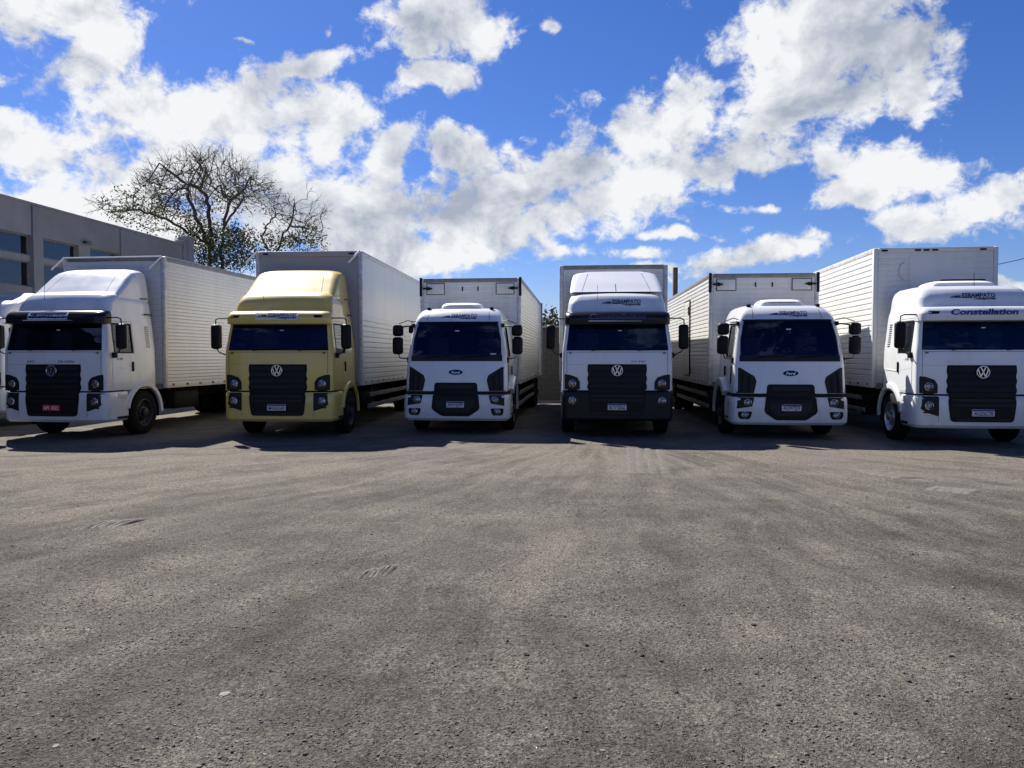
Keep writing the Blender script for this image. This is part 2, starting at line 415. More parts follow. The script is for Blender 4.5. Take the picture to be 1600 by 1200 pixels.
class Loft:
    """Body of rounded-rectangle sections stacked up z. keys: (z, half width, y front, y rear, front radius, rear radius, front bow)"""
    def __init__(self, keys, nrow=16, extra=()):
        k = np.array(keys, float); self.zk = k[:, 0]; self.pk = k[:, 1:]
        self.m = self._slopes()
        zs = list(np.linspace(self.zk[0], self.zk[-1], nrow)) + list(self.zk) + list(extra)
        zs = sorted(zs); self.zs = [zs[0]]
        keep = set(round(float(x), 5) for x in list(extra) + list(self.zk))
        for z in zs[1:]:
            if z - self.zs[-1] > 0.012: self.zs.append(z)
            elif round(float(z), 5) in keep and round(float(self.zs[-1]), 5) not in keep: self.zs[-1] = z
    def _slopes(self):
        z, p = self.zk, self.pk; n = len(z); m = np.zeros_like(p)
        d = np.diff(p, axis=0) / np.diff(z)[:, None]
        for i in range(n):
            if i == 0: m[i] = d[0]
            elif i == n - 1: m[i] = d[-1]
            else:
                a, b = d[i - 1], d[i]
                m[i] = np.where(a * b > 0, 2 * a * b / (a + b + 1e-12), 0)
        return m
    def P(self, z):
        zk = self.zk; z = min(max(z, zk[0]), zk[-1])
        i = min(int(np.searchsorted(zk, z, 'right')) - 1, len(zk) - 2)
        h = zk[i + 1] - zk[i]; t = (z - zk[i]) / h
        return ((2 * t**3 - 3 * t**2 + 1) * self.pk[i] + (t**3 - 2 * t**2 + t) * h * self.m[i] + (-2 * t**3 + 3 * t**2) * self.pk[i + 1] + (t**3 - t**2) * h * self.m[i + 1])
    def fy(self, x, z):
        hw, yf, yr, rf, rr, bow = self.P(z); ax = abs(x); fl = hw - rf
        y = yf + bow * (min(ax, hw) / hw) ** 2
        if ax > fl: y += rf - math.sqrt(max(0.0, rf * rf - min(ax - fl, rf) ** 2))
        return y
    def sx(self, y, z):
        hw, yf, yr, rf, rr, bow = self.P(z)
        y0 = yf + bow + rf
        if y < y0: return hw - rf + math.sqrt(max(0.0, rf * rf - min(y0 - y, rf) ** 2))
        return hw
    def section(self, z, ys, nf=5, nc=6, inset=0.0):
        hw, yf, yr, rf, rr, bow = self.P(z); hw -= inset; yf += inset; yr -= inset
        rf = min(rf, hw * 0.9); pts = []
        fl = hw - rf
        for i in range(nf + 1):
            x = fl * i / nf; pts.append((x, yf + bow * (x / hw) ** 2))
        yb = yf + bow * (fl / hw) ** 2
        for i in range(1, nc + 1):
            a = i / nc * math.pi / 2; pts.append((fl + rf * math.sin(a), yb + rf * (1 - math.cos(a))))
        for y in ys: pts.append((hw, min(max(y, yb + rf + 0.002), yr - rr - 0.002)))
        pts.append((hw, yr - rr))
        for i in range(1, 4):
            a = i / 3 * math.pi / 2; pts.append((hw - rr * (1 - math.cos(a)), yr - rr + rr * math.sin(a)))
        pts.append((0, yr))
        return pts
    def shell(self, ys=(), holes=(), nf=5, nc=6, inset=0.0, cap_top=True, cap_bottom=True, trim=False):
        """holes: ('front', z0, z1) or ('side', y0, y1, z0, z1); returns (bm of body, list of bms filling the holes)"""
        bm = bmesh.new(); rows = []; zs = self.zs[1:-1] if trim else self.zs
        for z in zs:
            right = self.section(z, ys, nf, nc, inset)
            ring = [(x, y) for x, y in right] + [(-x, y) for x, y in reversed(right[1:-1])]
            rows.append([bm.verts.new((x, y, z)) for x, y in ring])
        n = len(rows[0]); nr = len(self.section(self.zs[0], ys, nf, nc)); fills = [[] for _ in holes]
        for ri, (A, B) in enumerate(zip(rows, rows[1:])):
            zc = (zs[ri] + zs[ri + 1]) / 2
            for k in range(n):
                q = (A[k], A[(k + 1) % n], B[(k + 1) % n], B[k])
                kk = k if k < nr - 1 else n - 1 - k
                hit = None
                for hi, h in enumerate(holes):
                    if h[0] == 'front' and h[1] < zc < h[2] and kk < nf: hit = hi
                    if h[0] == 'side' and h[3] < zc < h[4]:
                        yc = (q[0].co.y + q[1].co.y + q[2].co.y + q[3].co.y) / 4
                        if h[1] < yc < h[2] and kk >= nf + nc and kk < nf + nc + len(ys) + 1: hit = hi
                if hit is None: bm.faces.new(q)
                else: fills[hit].append([v.co.copy() for v in q])
        if cap_top: bm.faces.new(rows[-1])
        if cap_bottom: bm.faces.new(rows[0])
        out = []
        for fl in fills:
            b2 = bmesh.new()
            for q in fl: b2.faces.new([b2.verts.new(c) for c in q])
            bmesh.ops.remove_doubles(b2, verts=b2.verts, dist=0.0005)
            out.append(b2)
        return bm, out

def conform(poly, fn, off, dep, step=0.06, side=None):
    """flat polygon (a, z) laid on a body: fn(a, z) gives the surface; side None = front (a is x), +-1 = flank (a is y)"""
    bm = bmesh.new()
    vs = [bm.verts.new((a, 0, z)) for a, z in poly]
    bm.faces.new(vs)
    a0, a1 = min(p[0] for p in poly), max(p[0] for p in poly); z0, z1 = min(p[1] for p in poly), max(p[1] for p in poly)
    for ax, lo, hi in ((0, a0, a1), (2, z0, z1)):
        k = max(1, int((hi - lo) / step))
        for i in range(1, k):
            co = [0, 0, 0]; no = [0, 0, 0]; co[ax] = lo + (hi - lo) * i / k; no[ax] = 1
            bmesh.ops.bisect_plane(bm, geom=bm.verts[:] + bm.edges[:] + bm.faces[:], plane_co=co, plane_no=no, dist=1e-5)
    be = [e for e in bm.edges if e.is_boundary]
    ex = bmesh.ops.extrude_edge_only(bm, edges=be)
    low = {v for v in ex['geom'] if isinstance(v, bmesh.types.BMVert)}
    for v in bm.verts:
        a, z = v.co.x, v.co.z; s = fn(a, z); o = -dep if v in low else off
        v.co = Vector((a, s - o, z)) if side is None else Vector((side * (s + o), a, z))
    return bm
def circle(cx, cz, rx, rz=None, n=24):
    rz = rx if rz is None else rz
    return [(cx + rx * math.cos(2 * math.pi * i / n), cz + rz * math.sin(2 * math.pi * i / n)) for i in range(n)]
def mirror_poly(p): return [(-x, z) for x, z in reversed(p)]
def rpoly(p, r, n=4):
    """round the corners of a polygon"""
    out = []; m = len(p)
    for i in range(m):
        a, b, c = Vector(p[i - 1]), Vector(p[i]), Vector(p[(i + 1) % m])
        u, w = (a - b), (c - b); k = min(r, u.length * .45, w.length * .45)
        s, e = b + u.normalized() * k, b + w.normalized() * k
        for j in range(n + 1):
            t = j / n; q = (1 - t)**2 * s + 2 * t * (1 - t) * b + t * t * e
            out.append((q.x, q.y))
    return out

TXT = {}
def text_mesh(s, size, shear=0.0, bold=0.0, extrude=0.0):
    cu = bpy.data.curves.new('lettering', 'FONT'); cu.body = s; cu.size = size; cu.shear = shear; cu.offset = bold
    cu.extrude = extrude; cu.align_x = 'CENTER'; cu.align_y = 'CENTER'; cu.resolution_u = 3; cu.fill_mode = 'FRONT' if extrude == 0 else 'BOTH'
    o = bpy.data.objects.new('lettering', cu); col.objects.link(o)
    dg = bpy.context.evaluated_depsgraph_get(); dg.update()
    me = bpy.data.meshes.new_from_object(o.evaluated_get(dg))
    bpy.data.objects.remove(o); bpy.data.curves.remove(cu)
    me.materials.clear()
    return me
def text_bm(bm, s, size, cx, cz, fit=None, **kw):
    """add lettering as verts in the x-z plane (y = 0), centred at cx, cz; fit = total width"""
    me = text_mesh(s, size, **kw)
    b2 = bmesh.new(); b2.from_mesh(me); bpy.data.meshes.remove(me)
    xs = [v.co.x for v in b2.verts]; ys = [v.co.y for v in b2.verts]
    mx, my, w = (min(xs) + max(xs)) / 2, (min(ys) + max(ys)) / 2, max(xs) - min(xs)
    k = fit / w if fit else 1.0
    vm = {v: bm.verts.new((cx + (v.co.x - mx) * k, 0, cz + (v.co.y - my))) for v in b2.verts}
    for f in b2.faces:
        try: bm.faces.new([vm[v] for v in f.verts])
        except ValueError: pass
    b2.free()
def wrap(bm, fn, off):
    for ax, st in ((2, .014), (0, .06)):
        lo, hi = min(v.co[ax] for v in bm.verts), max(v.co[ax] for v in bm.verts)
        k = max(1, int((hi - lo) / st))
        for i in range(1, k):
            co = [0, 0, 0]; no = [0, 0, 0]; co[ax] = lo + (hi - lo) * i / k; no[ax] = 1
            bmesh.ops.bisect_plane(bm, geom=bm.verts[:] + bm.edges[:] + bm.faces[:], plane_co=co, plane_no=no, dist=1e-6)
    for v in bm.verts: v.co.y = fn(v.co.x, v.co.z) - off
    return bm
def flip_front(bm):
    for f in bm.faces:
        f.normal_update()
        if f.normal.y > 0: f.normal_flip()
    return bm
def obj_raw(name, bm, mat, parent):
    me = bpy.data.meshes.new(name); flip_front(bm).to_mesh(me); bm.free()
    return link(name, me, mat, parent)

def company_logo(parent, fn, cx, cz, w, mat, sticker=None, off=0.006):
    """the haulier's name with a little lorry and its speed line"""
    h = w * 0.105
    if sticker:
        obj('sticker', conform(rpoly([(cx - w * .54, cz - h * 1.05), (cx + w * .54, cz - h * 1.05), (cx + w * .54, cz + h * .75), (cx - w * .54, cz + h * .75)], h * .5), fn, 0.004, 0.01), sticker, parent)
    bm = bmesh.new()
    text_bm(bm, 'ESBAMPATO', h * 1.25, cx + w * 0.13, cz + h * 0.22, fit=w * 0.72, shear=0.12, bold=h * 0.035)
    text_bm(bm, 'Transportes', h * 0.85, cx + w * 0.25, cz - h * 0.55, fit=w * 0.48, shear=0.35, bold=h * 0.03)
    def poly(p): bm.faces.new([bm.verts.new((cx + a * w, 0, cz + b * h)) for a, b in p])
    poly([(-.50, -.32), (-.02, -.42), (.02, -.26), (-.50, -.22)])              # speed line
    poly([(-.47, -.18), (-.42, -.18), (-.42, .10), (-.445, .10)])             # tiny cab
    poly([(-.41, -.18), (-.26, -.18), (-.26, .22), (-.39, .16)])              # tiny body
    wrap(bm, fn, off)
    return obj_raw('company_lettering', bm, mat, parent)

def number_plate(parent, fn, cx, cz, s, style):
    w, h = 0.40, 0.135
    root = obj('number_plate', conform(rpoly([(cx - w/2, cz - h/2), (cx + w/2, cz - h/2), (cx + w/2, cz + h/2), (cx - w/2, cz + h/2)], .012), fn, 0.016, 0.02), 'plate_red' if style == 'red' else 'plate_white', parent)
    if style != 'red':
        obj('plate_band', conform([(cx - w/2 + .003, cz + h/2 - .037), (cx + w/2 - .003, cz + h/2 - .037), (cx + w/2 - .003, cz + h/2 - .003), (cx - w/2 + .003, cz + h/2 - .003)], fn, 0.0175, 0.004), 'plate_blue', root)
    bm = bmesh.new(); text_bm(bm, s, 0.105, cx, cz - (0.018 if style != 'red' else 0), fit=w * 0.86, bold=0.0015); wrap(bm, fn, 0.0195)
    obj_raw('plate_lettering', bm, 'ink_white' if style == 'red' else 'ink_black', root)

# ------------------------------------------------------------------ ground
def gh(x, y):
    """height of the yard surface"""
    a = 0.022 * mnoise.noise(Vector((x * 0.35, y * 0.35, 1.3))) + 0.010 * mnoise.noise(Vector((x * 1.3, y * 1.3, 4.1)))
    if y < 13: a += 0.006 * mnoise.noise(Vector((x * 4.0, y * 4.0, 7.7)))
    k = min(1.0, max(0.0, (15.5 - y) / 3.0))
    return a * (0.15 + 0.85 * k)
def build_ground():
    def axis(fine, lo, hi, step, far):
        a = list(np.arange(lo, hi + step * .5, step)); g, d = step, 0
        out = []; p = hi
        while p < far: g *= 1.6; p += g; out.append(min(p, far))
        neg = []; p = lo; g = step
        while p > -far: g *= 1.6; p -= g; neg.append(max(p, -far))
        return neg[::-1] + a + out
    xs = axis(0, -13, 13, 0.16, 900); ys = axis(0, 1.5, 34, 0.16, 900)
    vs = [(x, y, gh(x, y) if (abs(x) < 40 and -5 < y < 60) else 0.0) for y in ys for x in xs]
    nx = len(xs)
    fs = [(j * nx + i, j * nx + i + 1, (j + 1) * nx + i + 1, (j + 1) * nx + i) for j in range(len(ys) - 1) for i in range(nx - 1)]
    me = bpy.data.meshes.new('ground'); me.from_pydata(vs, [], fs); me.shade_smooth()
    o = link('ground', me, None); tag(o, kind='structure')
    m, nt, b = new_mat('gravel_yard')
    v = coords(nt)
    # polar coordinates round the bay in the middle of the row: wheels have dragged the grit in a fan from there
    sh = nt.nodes.new('ShaderNodeVectorMath'); sh.operation = 'SUBTRACT'; nt.links.new(v, sh.inputs[0]); sh.inputs[1].default_value = (2.3, 19.0, 0)
    sp = nt.nodes.new('ShaderNodeSeparateXYZ'); nt.links.new(sh.outputs[0], sp.inputs[0])
    ln = nt.nodes.new('ShaderNodeVectorMath'); ln.operation = 'LENGTH'; nt.links.new(sh.outputs[0], ln.inputs[0])
    th = math_n(nt, 'ARCTAN2', sp.outputs[0], math_n(nt, 'MULTIPLY', sp.outputs[1], -1.0))
    warp = tex_noise(nt, v, 0.30, 3, 0.5)
    th2 = math_n(nt, 'ADD', th, math_n(nt, 'MULTIPLY', math_n(nt, 'SUBTRACT', warp.outputs['Fac'], 0.5), 0.16))
    cb = nt.nodes.new('ShaderNodeCombineXYZ'); nt.links.new(math_n(nt, 'MULTIPLY', th2, 17.0), cb.inputs[0]); nt.links.new(math_n(nt, 'MULTIPLY', ln.outputs['Value'], 0.16), cb.inputs[1])
    streak = tex_noise(nt, cb.outputs[0], 1.6, 7, 0.62)
    big = tex_noise(nt, v, 0.22, 5, 0.55)
    mid = tex_noise(nt, v, 1.1, 7, 0.65)
    grit = nt.nodes.new('ShaderNodeTexVoronoi'); nt.links.new(v, grit.inputs['Vector']); grit.inputs['Scale'].default_value = 75
    k = math_n(nt, 'ADD', math_n(nt, 'MULTIPLY', streak.outputs['Fac'], 0.40), math_n(nt, 'MULTIPLY', mid.outputs['Fac'], 0.40))
    k = math_n(nt, 'ADD', k, math_n(nt, 'MULTIPLY', big.outputs['Fac'], 0.35))
    # the strip driven most, close to the trucks, is ground finer and paler
    near = nt.nodes.new('ShaderNodeMapRange')
    s2 = nt.nodes.new('ShaderNodeSeparateXYZ'); nt.links.new(v, s2.inputs[0]); nt.links.new(s2.outputs[1], near.inputs[0])
    for i, x in enumerate((3.0, 14.0, -0.01, 0.085)): near.inputs[1 + i].default_value = x
    k = math_n(nt, 'ADD', k, near.outputs[0])
    base = ramp(nt, k, [(0.46, (0.050, 0.0452, 0.0402)), (0.54, (0.080, 0.0720, 0.0635)), (0.61, (0.116, 0.1035, 0.0900)), (0.69, (0.162, 0.1435, 0.1225))])
    pink = tex_noise(nt, v, 0.5, 4, 0.6)
    base = mixc(nt, math_n(nt, 'MULTIPLY', ramp(nt, pink.outputs['Fac'], [(0.5, (0, 0, 0)), (0.7, (1, 1, 1))]), 0.35), base, (0.110, 0.094, 0.082))
    coarse = tex_noise(nt, v, 16, 5, 0.8)
    sp1 = tex_noise(nt, v, 58, 3, 0.7); sp2 = tex_noise(nt, mapping(nt, v, loc=(3.1, 7.7, 0)), 21, 4, 0.75)
    base = mixc(nt, 0.95, base, ramp(nt, sp1.outputs['Fac'], [(0.36, (0.18,) * 3), (0.445, (0.95,) * 3), (0.57, (1.05,) * 3), (0.68, (1.9,) * 3)]), 'MULTIPLY')  # dark stops, here and next line, paint shade between grains; pale stops are grains
    base = mixc(nt, 0.85, base, ramp(nt, sp2.outputs['Fac'], [(0.33, (0.22,) * 3), (0.43, (0.95,) * 3), (0.58, (1.05,) * 3), (0.70, (1.6,) * 3)]), 'MULTIPLY')
    gsp = ramp(nt, grit.outputs['Color'], [(0.05, (0.5,) * 3), (0.5, (1.0,) * 3), (0.97, (1.6,) * 3)])
    base = mixc(nt, 0.7, base, gsp, 'MULTIPLY')
    nt.links.new(base, b.inputs['Base Color']); b.inputs['Roughness'].default_value = 0.95; b.inputs['Specular IOR Level'].default_value = 0.2
    nb = bump(nt, math_n(nt, 'SUBTRACT', 1.0, grit.outputs['Distance']), 0.25, 0.012)
    nb = bump(nt, coarse.outputs['Fac'], 0.8, 0.03, nb)
    nb = bump(nt, sp1.outputs['Fac'], 0.9, 0.022, nb)
    nb = bump(nt, streak.outputs['Fac'], 0.4, 0.07, nb)
    nt.links.new(nb, b.inputs['Normal'])
    me.materials.append(m)
build_ground()

# ------------------------------------------------------------------ trucks
def shared(fn):
    bm = bmesh.new(); fn(bm); bmesh.ops.recalc_face_normals(bm, faces=bm.faces)
    me = bpy.data.meshes.new('wheel_piece')
    for f in bm.faces: f.smooth = True
    bm.to_mesh(me); bm.free(); me.set_sharp_from_angle(angle=R(38))
    return me
def _tyre(bm, w=0.29, x0=0.0):
    h = w / 2
    prof = [(.30, -h + .03), (.33, -h), (.43, -h), (.475, -h + .015), (.497, -h + .04), (.50, -.085), (.488, -.080), (.488, -.068), (.50, -.063), (.502, -.008), (.488, -.004), (.488, .008), (.502, .012), (.50, .063), (.488, .068), (.488, .080), (.50, .085), (.497, h - .04), (.475, h - .015), (.43, h), (.33, h), (.30, h - .03)]
    n = 60; base = len(bm.verts)
    lathe(bm, [(r, x + x0) for r, x in prof], 'x', n, cap=False)
    bm.verts.ensure_lookup_table()
    for i in range(len(prof)):
        if prof[i][0] > 0.47 and i in (3, 4, 5, 16, 17, 18):
            for k in range(0, n, 2):
                v = bm.verts[base + i * n + k]; s = 0.974
                v.co.y *= s; v.co.z *= s
def _rim(bm):
    lathe(bm, [(.315, .10), (.315, .135), (.295, .14), (.28, .12), (.26, .05), (.20, .035), (.15, .06), (.145, .085)], 'x', 40, cap=False)
    lathe(bm, [(.145, .085), (.135, .10), (.10, .105), (.095, .17), (.07, .185), (.001, .188)], 'x', 28, cap=False)
    for k in range(10):
        a = 2 * math.pi * k / 10
        lathe(bm, [(.017, .05), (.017, .10), (.001, .102)], 'x', 6, c=(0, .168 * math.cos(a), .168 * math.sin(a)), cap=False)
    lathe(bm, [(.315, .10), (.315, -.12)], 'x', 40, cap=False)
TYRE = shared(_tyre); TYRE.materials.append(MATS['rubber'])
DUAL = shared(lambda bm: (_tyre(bm, .28, 0.0), _tyre(bm, .28, -.33))); DUAL.materials.append(MATS['rubber'])
RIM = shared(_rim); RIM.materials.append(MATS['steel_rim'])
RIM_A = RIM.copy(); RIM_A.materials.clear(); RIM_A.materials.append(MATS['alloy_rim'])

def wheel(root, sx, y, dual=False, alloy=False):
    w = empty('wheel', (sx * (1.07 if not dual else 1.09), y, 0.495), 0, root)
    w.rotation_euler = (random.uniform(0, 6.28), 0, 0 if sx > 0 else math.pi)
    link('tyre', DUAL if dual else TYRE, None, w); link('rim', RIM_A if alloy else RIM, None, w)

def headlamp(parent, x, y, z, r):
    bm = bmesh.new(); lathe(bm, [(r * 1.12, .03), (r * 1.14, -.012), (r * 1.0, -.016), (r * .97, .0), (r * .97, .02)], 'y', 28, (x, y, z), cap=False)
    obj('lamp_ring', bm, 'chrome', parent, 40)
    bm = bmesh.new(); lathe(bm, [(r * .99, .004), (r * .8, -.008), (r * .45, -.014), (.001, -.016)], 'y', 28, (x, y, z), cap=False)
    obj('lens', bm, 'lamp_glass', parent, 60)

def slab(bm, p, q, w, t, y):
    """flat bar in the x-z plane"""
    p, q = Vector((p[0], y, p[1])), Vector((q[0], y, q[1])); d = (q - p).normalized(); n = Vector((-d.z, 0, d.x)) * w / 2
    vs = [bm.verts.new(c) for c in (p + n, p - n, q - n, q + n)]
    ws = [bm.verts.new(c.co + Vector((0, t, 0))) for c in vs]
    bm.faces.new(vs); bm.faces.new(ws[::-1])
    for i in range(4): bm.faces.new((vs[i], vs[(i + 1) % 4], ws[(i + 1) % 4], ws[i]))

def ribbed(bm, z0, z1, pitch, place, a0, a1, proud=0.016):
    """horizontal profiles of pressed metal; place(a, off, z) -> point"""
    n = max(1, int(round((z1 - z0) / pitch))); p = (z1 - z0) / n
    for i in range(n):
        b = z0 + i * p; j = random.uniform(-.0015, .0015); e = random.uniform(-.0012, .0012)
        pr = [(0, b), (proud * .5 + j, b + p * .10), (proud + j + e, b + p * .24), (proud * .85 + j - e, b + p * .92), (0, b + p)]
        A = [bm.verts.new(place(a0, o, z)) for o, z in pr]; B = [bm.verts.new(place(a1, o, z)) for o, z in pr]
        for k in range(4): bm.faces.new((A[k], A[k + 1], B[k + 1], B[k]))

def cargo_box(root, c):
    sb, L, zt, zb = c['sb'], c['L'], c['zt'], c['zb']; W = 1.30
    side_m, front_m, rail_m = c.get('side_mat', 'box_white'), c.get('front_mat', 'box_pale'), c.get('rail_mat', 'rail_grey')
    yf, yr = sb, sb + L
    b = bx('cargo_box', side_m, root, -W + .02, W - .02, yf + .02, yr, zb + .03, zt - .015)
    pit = c.get('pitch', .085)
    for s in (-1, 1):
        bm = bmesh.new(); z_hi = zt - .11
        if c.get('smooth_side') :
            z_lo = zb + .14; zm = z_lo + (z_hi - z_lo) * .52
            ribbed(bm, z_lo, zm, pit, lambda a, o, z: (s * (W - .02 + o), a, z), yf + .09, yr - .06)
            ribbed(bm, zm, z_hi, (z_hi - zm), lambda a, o, z: (s * (W - .02 + o), a, z), yf + .09, yr - .06, .012)
        else:
            ribbed(bm, zb + .14, z_hi, pit, lambda a, o, z: (s * (W - .02 + o), a, z), yf + .09, yr - .06)
        obj('side_panel', bm, side_m, b)
        bx('top_rail', rail_m if not c.get('smooth_side') else 'rail_light', b, s * W if s < 0 else W - .05, s * W + .05 if s < 0 else W + .004, yf + .05, yr, zt - .11, zt, .012)
        x0, x1 = (W - .06, W + .006) if s > 0 else (-W - .006, -W + .06)
        bx('floor_rail', side_m, b, x0, x1, yf + .05, yr, zb, zb + .14, .006)
        # tie hooks and reflectors let into the floor rail
        for k in range(int(L / .62)):
            y = yf + .25 + k * .62
            bx('tie_hook', 'reflector_red' if k % 2 == 0 else 'black_plastic', b, x0 - (.004 if s < 0 else 0) if s < 0 else x1 - .01, x0 + .01 if s < 0 else x1 + .004, y, y + .10, zb + .045, zb + .10)
        # front corner post
        bm = bmesh.new(); xx0, xx1 = (W - .10, W + .008) if s > 0 else (-W - .008, -W + .10)
        box(bm, xx0, xx1, yf - .008, yf + .10, zb, zt - .004, .03)
        obj('corner_post', bm, c.get('post_mat', 'rail_light'), b, 40)
    bm = bmesh.new()
    if c.get('plain_front'):
        ribbed(bm, zb + .10, zt - .13, (zt - zb - .23) / 3, lambda a, o, z: (a, yf + .014 - o, z), -W + .10, W - .10, .010)
    else:
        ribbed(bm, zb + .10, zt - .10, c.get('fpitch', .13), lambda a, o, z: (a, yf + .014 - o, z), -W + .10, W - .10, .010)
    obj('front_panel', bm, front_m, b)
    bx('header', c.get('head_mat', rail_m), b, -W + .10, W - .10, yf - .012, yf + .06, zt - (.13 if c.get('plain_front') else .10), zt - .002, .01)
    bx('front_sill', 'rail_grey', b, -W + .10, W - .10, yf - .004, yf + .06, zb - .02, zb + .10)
    bx('roof_sheet', 'rail_light', b, -W + .05, W - .05, yf + .06, yr, zt - .015, zt + .004)
    # rear frame
    for s in (-1, 1): bx('rear_post', 'rail_grey', b, s * W - .05, s * W + .05, yr - .055, yr + .03, zb, zt)
    for x in c.get('markers', ()):
        bx('marker_lamp', 'black_plastic', b, x - .065, x + .065, yf - .030, yf - .010, zt - .085, zt - .045, .008)
    for s in c.get('arms', ()):
        bm = bmesh.new(); x = s * (W - .05)
        tube(bm, [(x, yf - .01, zt - .0), (x - .12, yf - .10, zt - .16), (x - .24, yf - .16, zt - .30)], .024, 8)
        obj('clearance_arm', bm, 'white_trim', b, 40)
    if c.get('edge_trim'):
        bm = bmesh.new(); tube(bm, [(-W + .05, yf - .022, zt - .008), (W - .05, yf - .022, zt - .008)], .020, 6); obj('edge_trim', bm, 'white_trim', b, 40)
    if c.get('hatches'):
        for s in (-1, 1):
            x0, x1 = sorted((s * .66, s * 1.13)); z0, z1 = zt - .42, zt - .13
            h = bx('hatch', front_m, b, x0 + .012, x1 - .012, yf - .012, yf + .01, z0 + .012, z1 - .012, .006)
            for q in ((x0, x1, z0, z0 + .014), (x0, x1, z1 - .014, z1)): bx('hatch_seal', 'black_plastic', b, q[0], q[1], yf - .016, yf + .01, q[2], q[3])
            for q in ((x0, x0 + .014), (x1 - .014, x1)): bx('hatch_seal', 'black_plastic', b, q[0], q[1], yf - .016, yf + .01, z0 + .014, z1 - .014)
            bm = bmesh.new(); zc = (z0 + z1) / 2 + .01
            tube(bm, [(s * .98, yf - .035, zc), (s * 1.06, yf - .035, zc), (s * 1.22, yf - .045, zc)], .022, 6)
            box(bm, min(s * 1.04, s * 1.13), max(s * 1.04, s * 1.13), yf - .05, yf - .012, zc - .04, zc + .04, .01)
            obj('latch', bm, 'black_plastic', b, 40)
            bx('corner_cap', 'black_plastic', b, *sorted((s * (W + .012), s * (W - .055))), yf - .020, yf + .05, zt - .46, zt + .016, .008)
            bx('grab_mark', 'black_plastic', b, s * .20 - .014, s * .20 + .014, yf - .02, yf + .005, zt - .33, zt - .22, .004)
    if c.get('side_door'):
        s = -1; y0, y1, z0, z1 = 5.55, 6.6, zb + .16, zt - .42; X = -W
        d = bx('side_door', side_m, b, X - .020, X + .01, y0 + .02, y1 - .02, z0 + .02, z1 - .02, .006)
        bm = bmesh.new(); ribbed(bm, z0 + .05, z1 - .05, pit, lambda a, o, z: (X - .019 - o, a, z), y0 + .05, y1 - .05, .010); 
        obj('door_ribs', bm, side_m, b)
        for q in ((y0, y1, z0, z0 + .02), (y0, y1, z1 - .02, z1), (y0, y0 + .02, z0 + .02, z1 - .02), (y1 - .02, y1, z0 + .02, z1 - .02)):
            bx('door_frame', 'black_plastic', b, X - .024, X + .01, *q)
        bx('door_latch', 'black_plastic', b, X - .05, X - .02, y0 + .08, y0 + .16, z1 - .42, z1 - .18, .01)
        bx('door_latch', 'black_plastic', b, X - .05, X - .02, y0 - .30, y0 - .22, z0 + .10, z0 + .26, .01)
    if c.get('patch'):
        # riveted repair sheets and a scuffed ring on the front wall
        bx('repair_sheet', front_m, b, -.55, .35, yf - .006, yf + .01, zt - 1.25, zt - .16)
        bm = bmesh.new(); tube(bm, [(-.60 + .17 * math.cos(a), yf - .008, zt - .52 + .21 * math.sin(a)) for a in np.linspace(1.9, 4.4, 12)], .006, 4); obj('scuff_ring', bm, 'rail_grey', b)
    return b

